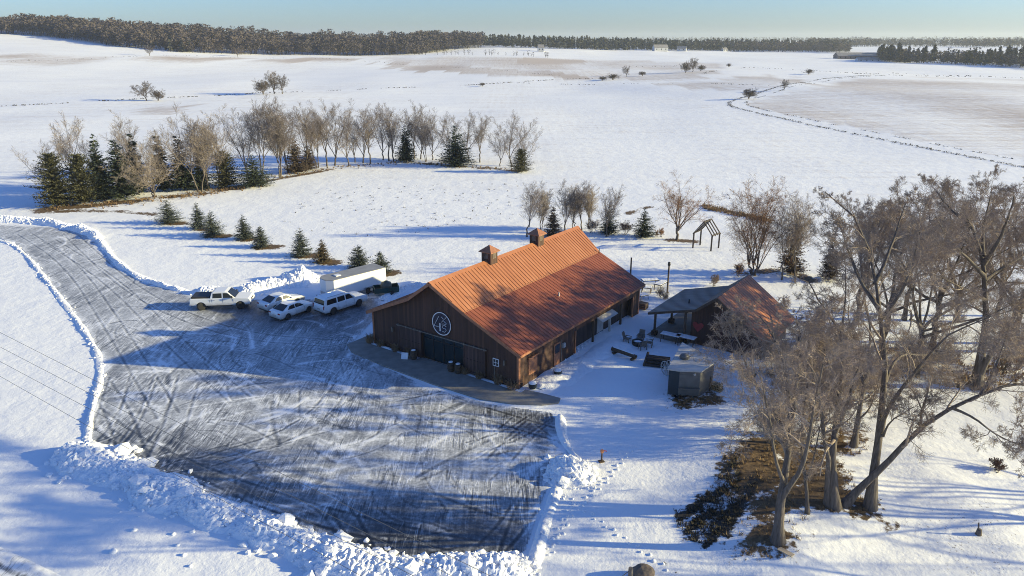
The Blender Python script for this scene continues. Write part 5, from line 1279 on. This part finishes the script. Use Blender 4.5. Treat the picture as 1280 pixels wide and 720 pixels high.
# far single trees and hedge bushes
FG = 'lone trees out on the far fields'
wbf = [vase_meshes(170 + k, 12.0, nl=6, trunk=.16, spread=(30, 30, 44, 46, 55)[k], up=.14, stems=(1, 1, 1, 1, 3)[k], r0=.28, spec=BUSHY, twig='twigdark', tw=.03, wander=.1) for k in range(5)]
FAR = [(183, 126, 100, 2, 1.25, 'lone leaning bare tree out on the left field'), (198, 126, 112, 4, 1.3, 'small bushy tree right beside the lone leaning field tree'), (343, 117, 89, 3, 1.25, 'rounded bare tree in the middle of the left field'), (329, 118, 99, 4, 1.2, 'bushy small tree at the left of the rounded field tree'), (353, 117, 92, 2, 1.0, 'narrow bare tree at the right of the rounded field tree'),
       (187, 69, 57, 3, 1.3, 'tiny far tree below the wooded hill'), (297, 71, 58, 2, 1.2, 'tiny brown far tree at the foot of the wooded hill'), (866, 90, 72, 3, 1.2, 'rounded far tree in the middle of the field strip'), (857, 91, 77, 4, 1.1, 'pale bushy tree at the left of the rounded far tree'), (876, 89, 81, 4, 1.6, 'low bush at the right of the rounded far tree'), (783, 96, 81, 2, .9, 'slim far tree standing among low field bushes'),
       (980, 113, 99, 3, 1.2, 'small round tree at the inner bend of the field track'), (936, 124, 110, 4, 1.5, 'small pale bushy tree at the outer bend of the field track'), (1011, 93, 86, 4, 1.8, 'tiny bush far out beyond the field track'), (603, 108, 103, 4, 1.6, 'tiny bush on the dark field margin'), (911, 84, 79, 4, 1.4, 'tiny bush right of the rounded far tree'),
       (753, 101, 95, 4, 2.0, 'leftmost low bush of the field bush row'), (766, 100, 92, 4, 2.2, 'widest low bush of the field bush row'), (803, 95, 89, 4, 1.9, 'separate low bush at the right end of the field bush row')]
for i, (u, v, t_, k, wd, lab) in enumerate(FAR):
    x, y = at(u, v); H = max(1, top_height(x, y, t_)); tm, cm = wbf[k]; r = tree_obj('field_tree', tm, cm, None, None, (x, y, th(x, y) - .02 * H), i * 1.7, lab, 'tree', FG); s_ = H / 11.5; r.scale = (s_ * wd, s_ * wd, s_)

# ------------------------------------------------------------------ conifers
def conifer_meshes(seed, H, Wd, mat, dens=1.0, open_=.0, round_=.0, low=.04, L0=.34):
    rng = np.random.default_rng(seed); ta = Acc(); ta.add(*tubes(np.array([[[0, 0, -.2], [0, 0, H * .5], [0, 0, H * .97]]]), np.array([[H * .016, H * .01, .01]]), 7))
    V = []; nb = int(380 * dens)
    z = H * (low + (1 - low) * (1 - np.sqrt(rng.random(nb))))          # more boughs low down
    z = np.sort(z); az = rng.uniform(0, 6.283, nb); k = z / H
    yew = mat == 'needleyew'
    prof = (1 - k) ** (.5 if yew else 1 - .35 * round_) * ((.62 + .38 * np.clip(k / .25, 0, 1)) if yew else (1 - round_ * .45 * np.clip(1 - k * 5, 0, 1)))
    if yew: z = H * (low + (1 - low) * np.sort(rng.random(nb)) ** 1.15); k = z / H; prof = (1 - k) ** .5 * (.62 + .38 * np.clip(k / .25, 0, 1))
    L = Wd / 2 * prof * rng.uniform(.62, 1.12, nb) * (1 - open_ * (np.sin(z * 5.2 / max(H / 6, .6)) > .2) * .4) + .06
    bp = []; 
    for i in range(nb):
        d = np.array([math.cos(az[i]), math.sin(az[i]), 0.0]); dr = rng.uniform(-.28, .02) + .55 * k[i] ** 2; up = np.array([0, 0, 1.0]); sd_ = np.array([-d[1], d[0], 0])
        ns = max(3, int(L[i] / L0 * 2.2) + 2)
        for s in range(ns):
            f = (s + rng.random()) / ns; c = np.array([0, 0, z[i]]) + d * L[i] * f + up * L[i] * (dr * f + .16 * f * f)
            w = L0 * rng.uniform(.55, 1.1) * (1.05 - .55 * f); fw = d * rng.uniform(.5, 1.0) + sd_ * rng.uniform(-.9, .9) + up * (rng.uniform(.1, 1.0) if yew else rng.uniform(-.35, .3)); fw /= np.linalg.norm(fw)
            pr_ = np.cross(fw, up + rng.normal(size=3) * .5); pr_ /= np.linalg.norm(pr_) + 1e-9
            V.append((c - pr_ * w * .32, c + pr_ * w * .32, c + fw * w * 1.15))
    for s in range(10): c = np.array([0, 0, H * (.9 + .1 * s / 10)]); a = rng.uniform(0, 6.28); V.append((c + np.array([-.03, 0, 0]), c + np.array([.03, 0, 0]), c + np.array([math.cos(a) * .14, math.sin(a) * .14, .22]) * H / 8))
    V = np.array(V); F_ = np.arange(len(V) * 3).reshape(-1, 3)
    return ta.mesh('trunk', MT['bark']), np_mesh('crown', V.reshape(-1, 3), [F_], MT[mat])
def conifer(u, v, t_, wpx, seed, mat, label, group=None, **kw):
    x, y = at(u, v); H = top_height(x, y, t_); W_ = (1.5 if mat == 'needleyew' else 1.65) * wpx / F * math.hypot(y, HC); tm, cm = conifer_meshes(seed, H, W_, mat, L0=max(.28, H * .07), **kw)
    return tree_obj('conifer', tm, cm, None, None, (x, y, th(x, y)), seed, label, 'conifer', group)
WG = 'evergreens in the windbreak row'
for i, (u, v, t_, wp_, mt, rd, op, lab) in enumerate((
        (73, 257, 193, 46, 'needleyew', .9, 0, 'dense olive evergreen at the left end of the windbreak'), (106, 254, 194, 44, 'needleyew', .8, 0, 'dense olive evergreen second from the left end of the windbreak'), (130, 250, 167, 34, 'needle', .2, .5, 'tall dark spruce with open whorls, tallest in the windbreak'), (154, 248, 171, 40, 'needle', .4, .2, 'tall dark spruce just left of the broad bushy grey tree'),
        (174, 240, 163, 24, 'needle', .3, .2, 'spruce whose dark tip shows above the broad bushy grey tree'), (205, 238, 162, 24, 'needle', .2, .3, 'spruce mostly hidden behind the right of the broad bushy grey tree'), (230, 237, 164, 32, 'needle', .3, .3, 'tall dark narrow spruce right of the broad bushy grey tree'), (252, 236, 190, 26, 'needle', .5, .1, 'low dark conifer under the pale twin trees of the windbreak'),
        (284, 234, 190, 36, 'needleyew', .6, .1, 'mid sized olive conifer between the dark narrow spruce and the squat one'), (319, 233, 193, 38, 'needle', .8, .1, 'squat dark conifer standing forward at the bend of the windbreak'), (371, 216, 170, 26, 'needlebrown', .4, .3, 'bronzed conifer among the pale trunks left of the row middle'), (386, 212, 178, 20, 'needlebrown', .5, .2, 'smaller bronzed conifer right beside the other bronzed one'),
        (508, 202, 154, 22, 'needle', .3, .3, 'narrow dark spruce in the right half of the windbreak'), (570, 207, 156, 36, 'needle', .3, .2, 'broad pyramid shaped dark spruce in the right half of the windbreak'), (651, 215, 187, 28, 'needleyew', .9, .1, 'small rounded evergreen at the right end of the windbreak'))):
    conifer(u, v, t_, wp_, 200 + i, mt, lab, WG, round_=rd, open_=op, dens=1.3)
YG = 'young spruces planted in a line'
labs = ['round young spruce at the left end of the planted line', 'slim young spruce behind the denser one in the planted line', 'dense young spruce in front of the slim one in the planted line', 'young spruce fourth from the left in the planted line', 'young spruce fifth from the left in the planted line', 'tall dark young spruce just left of the rusty one', 'rusty thin young spruce between its dark neighbours', 'dark young spruce behind the front end of the cargo trailer roof', 'young spruce at the right end of the line beside the trailer roof']
for i, ((u, v, t_), wp_, mt) in enumerate(zip(spruce_px, (30, 20, 27, 22, 20, 25, 19, 26, 26), ('needleblue', 'needleblue', 'needleblue', 'needleblue', 'needleblue', 'needleblue', 'needlerust', 'needleblue', 'needleblue'))):
    conifer(u, v, t_, wp_, 230 + i, mt, labs[i], YG, round_=.75 if i in (0, 2, 7) else .3, open_=.3, dens=1.0)
BG = 'conifers behind the barn'
for i, (u, v, t_, wp_, mt, lab) in enumerate(((691, 297, 256, 22, 'needlebrown', 'dusky young spruce right of the rear cupola'), (761, 292, 256, 24, 'needle', 'dark young spruce behind a slim bare tree, beyond the ridge end'), (804, 296, 260, 26, 'needle', 'neat dark pyramid spruce standing free in the snow left of the willow'), (988, 342, 274, 30, 'needlebrown', 'broad bronzed conifer behind the pale slender trees'), (1036, 350, 290, 24, 'needlebrown', 'smaller bronzed conifer left of the big bare crowns'))):
    conifer(u, v, t_, wp_, 250 + i, mt, lab, BG, round_=.4, open_=.3, dens=1.0)

# ------------------------------------------------------------------ dry grass, field margins
def tufts(name, pts, hs, mat, seed, blades=9, spread=.25, wd=.025):
    r = np.random.default_rng(seed); P = np.array(pts); N = len(P); z = terrain(P[:, 0], P[:, 1]); B = np.concatenate([P, z[:, None]], 1)
    B = np.repeat(B, blades, 0); h = np.repeat(np.array(hs), blades) * r.uniform(.5, 1.1, N * blades); a = r.uniform(0, 6.283, N * blades); off = np.stack([np.cos(a), np.sin(a), a * 0], 1)
    b0 = B + off * (spread * r.random(N * blades) * .6)[:, None]; tp = b0 + off * (h * r.uniform(.1, .9, N * blades))[:, None] + np.stack([h * 0, h * 0, h * .9], 1)
    p = np.stack([-off[:, 1], off[:, 0], off[:, 2]], 1) * (wd * np.repeat(np.array(hs), blades) / .3)[:, None]
    V = np.stack([b0 - p, b0 + p, tp], 1).reshape(-1, 3); F_ = np.arange(len(V)).reshape(-1, 3)
    return tag(link(name, np_mesh(name, V, [F_], mat)), kind='stuff')
rg = np.random.default_rng(9)
def scatter(poly, n):
    xs_, ys_ = [p[0] for p in poly], [p[1] for p in poly]; x = rg.uniform(min(xs_), max(xs_), n * 3); y = rg.uniform(min(ys_), max(ys_), n * 3); k = inside(poly, x, y); return list(zip(x[k][:n], y[k][:n]))
pts = []
for p, n in zip(mound, (700, 220, 420, 160, 60, 200)): pts += scatter(p, n)
tufts('dry_grass', pts, rg.uniform(.08, .3, len(pts)), MT['drygrass'], 1)
pts = scatter(mound[2], 150) + scatter(mound[5], 90) + scatter(mound[4], 30); tufts('tall_dry_grass', pts, rg.uniform(.4, .95, len(pts)), MT['reed'], 3, blades=14, spread=.4, wd=.012)
pts = []
for l, ww in lines_rows: q = resample(l, .16); pts += [tuple(p) for p in q + rg.normal(0, ww * .55, q.shape)]
pts += scatter(px((845, 660), (880, 620), (925, 565), (925, 640), (880, 690), (862, 668)), 420)
tufts('ground_cover', pts, rg.uniform(.08, .22, len(pts)), MT['darkleaf'], 4, blades=12, spread=.3, wd=.05)
pts = []; hs = []
for l, w_, n in ((px((60, 258), (150, 256), (235, 244), (320, 233)), 1.5, 700), (px((330, 224), (420, 210), (500, 203), (580, 208), (655, 214)), 1.0, 420)):
    q = resample(l, 130 / n); pts += [tuple(p) for p in q + rg.normal(0, w_, q.shape)]
tufts('windbreak_grass', pts, rg.uniform(.2, .7, len(pts)), MT['drygrass'], 5, wd=.03)
def margin(l, seed, h, w_, dens, mat='reed'):
    q = resample(smooth_line(px(*l)), dens); k = vnoise(np.arange(len(q)) / 5.0, q[:, 0] * 0, seed) > .38; q = q[k]; q = q + rg.normal(0, w_, q.shape)
    return q, np.random.default_rng(seed).uniform(.5, 1, len(q)) * h
MARG = [([(0, 133), (120, 127), (240, 121), (370, 115), (440, 112), (520, 109), (600, 106), (700, 99), (760, 98)], .9, .7, 1.0), ([(0, 77), (140, 72), (300, 72), (420, 73), (560, 84), (700, 95)], .7, 3, 2.2),
        ([(640, 103), (760, 105), (860, 104), (960, 107)], .7, 1, 1.4), ([(880, 92), (920, 83), (1000, 87), (1060, 92), (1280, 97)], .9, 1.5, 2.4), ([(640, 80), (800, 84), (880, 82)], .8, 1.5, 3), ([(1060, 92), (1120, 91), (1280, 98)], 1.2, 2, 2.5)]
qa = []; ha = []
for k, (l, h, w_, d_) in enumerate(MARG): q, h_ = margin(l, 60 + k, h, w_, d_); qa.append(q); ha.append(h_ * .65)
tufts('field_margin_weeds', np.concatenate(qa), np.concatenate(ha), MT['darkleaf'], 7, blades=7, spread=.7, wd=.16)
T_ = np.array(TRACK); tg_ = np.gradient(T_, axis=0); tg_ /= np.linalg.norm(tg_, axis=1)[:, None]; tn_ = np.stack([-tg_[:, 1], tg_[:, 0]], 1); qa = []; ha = []
for s_, wv in ((-3.4, .35), (3.2, .4), (3.9, .4)):
    q = resample(T_ + tn_ * s_, .5); k = vnoise(np.arange(len(q)) / 6.0, q[:, 0] * 0, int(40 + s_)) > (.2 if s_ > 0 else .42); q = q[k]; qa.append(q + rg.normal(0, wv, q.shape)); ha.append(rg.uniform(.12, .42, len(q)))
tufts('track_verge_weeds', np.concatenate(qa), np.concatenate(ha), MT['darkleaf'], 8, blades=6, spread=.5, wd=.06)
pts = [p for p in scatter(px((330, 290), (470, 300), (560, 285), (760, 255), (900, 240), (1000, 250), (900, 290), (700, 225), (400, 235)), 260)]; tufts('snow_stubble', pts, rg.uniform(.1, .3, len(pts)), MT['darkleaf'], 10, blades=6, spread=.5, wd=.05)
pts = scatter(px((880, 256), (962, 274), (962, 279), (880, 262)), 260); tufts('ditch_grass', pts, rg.uniform(.3, .7, len(pts)), MT['drygrass'], 11, spread=.4)

# ------------------------------------------------------------------ far woods, farms
def wood(name, pts, h, mat, seed, n=26, conif=0, w=.5, var=.4):
    r = np.random.default_rng(seed); P = np.array(pts); N = len(P); z = terrain(P[:, 0], P[:, 1]); H = h * r.uniform(.6, 1.2, N) * (1 - var / 2 + var * fbm(P[:, 0] / 26, P[:, 1] / 26, seed, 2))
    cw_ = H * r.uniform(.22, .36, N) * (.6 if conif else 1)
    V = []
    a = r.uniform(0, 6.283, (N, n)); rr = np.sqrt(r.random((N, n))); k = r.uniform(.12 if conif else .3, 1, (N, n))
    pr = (1 - k) * 1.1 if conif else np.sqrt(np.clip(1 - ((k - .62) / .42) ** 2, .02, 1))
    c = np.stack([P[:, None, 0] + np.cos(a) * rr * pr * cw_[:, None], P[:, None, 1] + np.sin(a) * rr * pr * cw_[:, None], z[:, None] + k * H[:, None]], -1)
    d = np.stack([np.cos(a) * .5, np.sin(a) * .5, np.full(a.shape, -.2)], -1) if conif else np.stack([np.cos(a), np.sin(a), np.full(a.shape, .45)], -1) + r.normal(0, .45, (N, n, 3)); d /= np.linalg.norm(d, axis=2, keepdims=True)
    s = (H[:, None] * r.uniform(.10, .2, (N, n)) * (1 if conif else .62))[..., None]; q = np.cross(d, r.normal(size=d.shape)); q /= np.linalg.norm(q, axis=2, keepdims=True)
    ww = s * (.5 if conif else w)
    V = np.stack([c - q * ww - d * s * .5, c + q * ww - d * s * .5, c + d * s], 2).reshape(-1, 3); tri = np.arange(len(V)).reshape(-1, 3)
    b = np.concatenate([P, z[:, None]], 1); t_ = r.uniform(.12, .3, N)[:, None]; ax = np.stack([np.ones(N), np.zeros(N), np.zeros(N)], 1); ay = ax[:, [1, 0, 2]]
    TV = []; 
    for u_ in (ax, ay): TV.append(np.stack([b - u_ * t_, b + u_ * t_, b + u_ * t_ * .5 + np.stack([t_[:, 0] * 0, t_[:, 0] * 0, H * .6], 1), b - u_ * t_ * .5 + np.stack([t_[:, 0] * 0, t_[:, 0] * 0, H * .6], 1)], 1).reshape(-1, 3))
    TV = np.concatenate(TV); quad = np.arange(len(TV)).reshape(-1, 4) + len(V)
    return tag(link(name, np_mesh(name, np.concatenate([V, TV]), [tri, quad], mat)), kind='stuff')
def band(edge, depth, n, seed, dens_edge=.3):
    r = np.random.default_rng(seed); e = resample(edge, 3.0); i = r.integers(0, len(e), n); dp = depth * r.random(n) ** 1.3; dirn = e[i] / np.linalg.norm(e[i], axis=1)[:, None]
    return e[i] + dirn * dp[:, None] + r.normal(0, 2.5, (n, 2))
E1 = px((-160, 41), (0, 43), (60, 46), (110, 52), (150, 59), (230, 66), (300, 68), (380, 69), (450, 70), (510, 68), (560, 62), (600, 60))
wood('wooded_hill', band(E1, 260, 4600, 1), 15.5, MT['wood_far'], 2, n=64, var=.7)
wood('pine_row', band(px((215, 65), (240, 66)), 30, 22, 3), 12, MT['pine_far'], 4, n=60, conif=1)
wood('hedgerow', band(px((470, 69), (560, 69), (640, 70), (686, 72)), 10, 46, 5), 6.5, MT['wood_far'], 6, n=24)
E2 = px((600, 58), (640, 60), (700, 61), (780, 63), (860, 63), (940, 64), (1010, 64), (1060, 66))
wood('evergreen_wood', band(E2, 240, 1700, 7), 14, MT['pine_far'], 8, n=30, conif=1)
wood('mixed_wood', band(px((1010, 59.5), (1100, 58.5), (1200, 59), (1300, 60)), 500, 1300, 27), 15, MT['wood_horizon'], 28, n=22, w=.9)
wood('mixed_wood', band(px((880, 63), (1000, 65), (1060, 67)), 160, 500, 17), 13, MT['wood_far'], 18, n=30)
E3 = px((1100, 76), (1140, 79), (1180, 80), (1220, 82), (1290, 86), (1360, 88))
wood('shelter_wood', band(E3, 110, 170, 9), 13, MT['pine_far'], 10, n=90, conif=1, var=1.1)
wood('shelter_wood', band(E3, 120, 420, 19), 11, MT['wood_far'], 20, n=50, var=.9)
r_ = np.random.default_rng(77)
for k, (dist, hh, n_) in enumerate(((2700, 16, 1500), (3800, 20, 1700), (5400, 26, 1700))):
    an = r_.uniform(-.75, .75, n_); rad_ = dist * (1 + .12 * fbm(an * 6 + k, an * 0, 88 + k, 2)) + r_.normal(0, dist * .02, n_)
    pp = np.stack([np.sin(an) * rad_, np.cos(an) * rad_], 1); pp = pp[(fbm(an * 5, an * 0 + k, 90 + k, 2) > .36) | (k == 2)]
    wood('distant_wood', pp, hh, MT['wood_horizon'], 30 + k, n=16, w=1.3)

def farm(u, v, L, W_, H, rz, label, cat, wall='farwall', roof='farroof', name='farmhouse'):
    x, y = at(u, v); r = empty(name, (x, y, th(x, y) - .2), rz, label, cat); e = H * .55
    b = MB(); pts = [(-W_ / 2, 0), (W_ / 2, 0), (W_ / 2, e), (0, H), (-W_ / 2, e)]; b.prism(pts, lambda q: (-L / 2, q[0], q[1]), lambda q: (L / 2, q[0], q[1])); b.build('wall', MT[wall], r)
    m_ = MB()
    for s in (-1, 1): m_.slab((-L / 2 - .4, 0, H + .05), (L / 2 + .4, 0, H + .05), (L / 2 + .4, s * (W_ / 2 + .5), e - .15), (-L / 2 - .4, s * (W_ / 2 + .5), e - .15), .25 * -s)
    m_.build('roof', MT[roof], r)
    n_ = max(2, int(L / 6))
    for k in range(n_): x_ = -L / 2 + (k + .5) * L / n_; MB().box(x_ - .6, x_ + .6, -W_ / 2 - .06, -W_ / 2 - .004, e * .35, e * .75).build('window', MT['carglass'], r)
farm(825, 64, 22, 10, 10, .2, 'white far farmhouse at the edge of the dark evergreen wood', 'house')
farm(852, 63.5, 14, 9, 7, -.3, 'small pale outbuilding just right of the white far farmhouse', 'shed', name='outbuilding')
farm(905, 64, 8, 7, 6, .4, 'tiny pale cabin at the foot of the far wood', 'house', name='cabin')
farm(676, 64, 8, 8, 9, .1, 'white little house behind the far hedgerow', 'house')
farm(1082, 74, 72, 16, 8, -.05, 'very long low brown shed with a pale roof on the right skyline', 'shed', 'farbrown', 'farroof', 'livestock_shed')
farm(1085, 76.5, 26, 9, 4.5, -.05, 'low white shed in front of the very long brown shed', 'shed', 'farwall', 'farroof', 'outbuilding')
farm(1140, 75.5, 20, 10, 6, .1, 'grey shed between the long brown shed and the evergreen shelter wood', 'shed', 'farwall', 'farroof', 'outbuilding')

# ------------------------------------------------------------------ overhead wires
def cable(a, b, sag, label):
    a = Vector(a); b = Vector(b); n = 40; P = np.array([[*(a.lerp(b, k / n) - Vector((0, 0, sag * 4 * (k / n) * (1 - k / n))))] for k in range(n + 1)])
    V, q = tubes(P[None], np.full((1, n + 1), .012), 5); o = link('power_line', np_mesh('power_line', V, [q], MT['cable'], smooth=True)); tag(o, label, 'cable', 'overhead wires crossing the lot')
for i, (u0, v0, u1, v1, lab) in enumerate(((-20, 398, 690, 745, 'topmost of the thin overhead wires crossing in front of the lot'), (-20, 416, 640, 745, 'second thin overhead wire from the top'), (-20, 434, 590, 745, 'third thin overhead wire from the top'), (-20, 452, 520, 745, 'lowest of the thin overhead wires'))):
    A = at_y(u0, v0, 46.0); B = at_y(u1, v1, 24.0); d = B - A; cable(A - d * .6, B + d * .6, .6, lab)

# ------------------------------------------------------------------ thin winter haze
hz = MB().box(gx.min() - 60, gx.max() + 60, gy.min() - 60, gy.max() + 60, gz.min() - 1, 90)
hm = bpy.data.materials.new('winter_haze'); hm.use_nodes = True; hn = hm.node_tree; hn.nodes.clear()
ho_ = hn.nodes.new('ShaderNodeOutputMaterial'); hv = hn.nodes.new('ShaderNodeVolumePrincipled'); hn.links.new(hv.outputs[0], ho_.inputs['Volume'])
hv.inputs['Color'].default_value = (.80, .88, 1.0, 1); hv.inputs['Density'].default_value = .00012; hv.inputs['Anisotropy'].default_value = .2
tag(hz.build('haze', hm), kind='stuff')
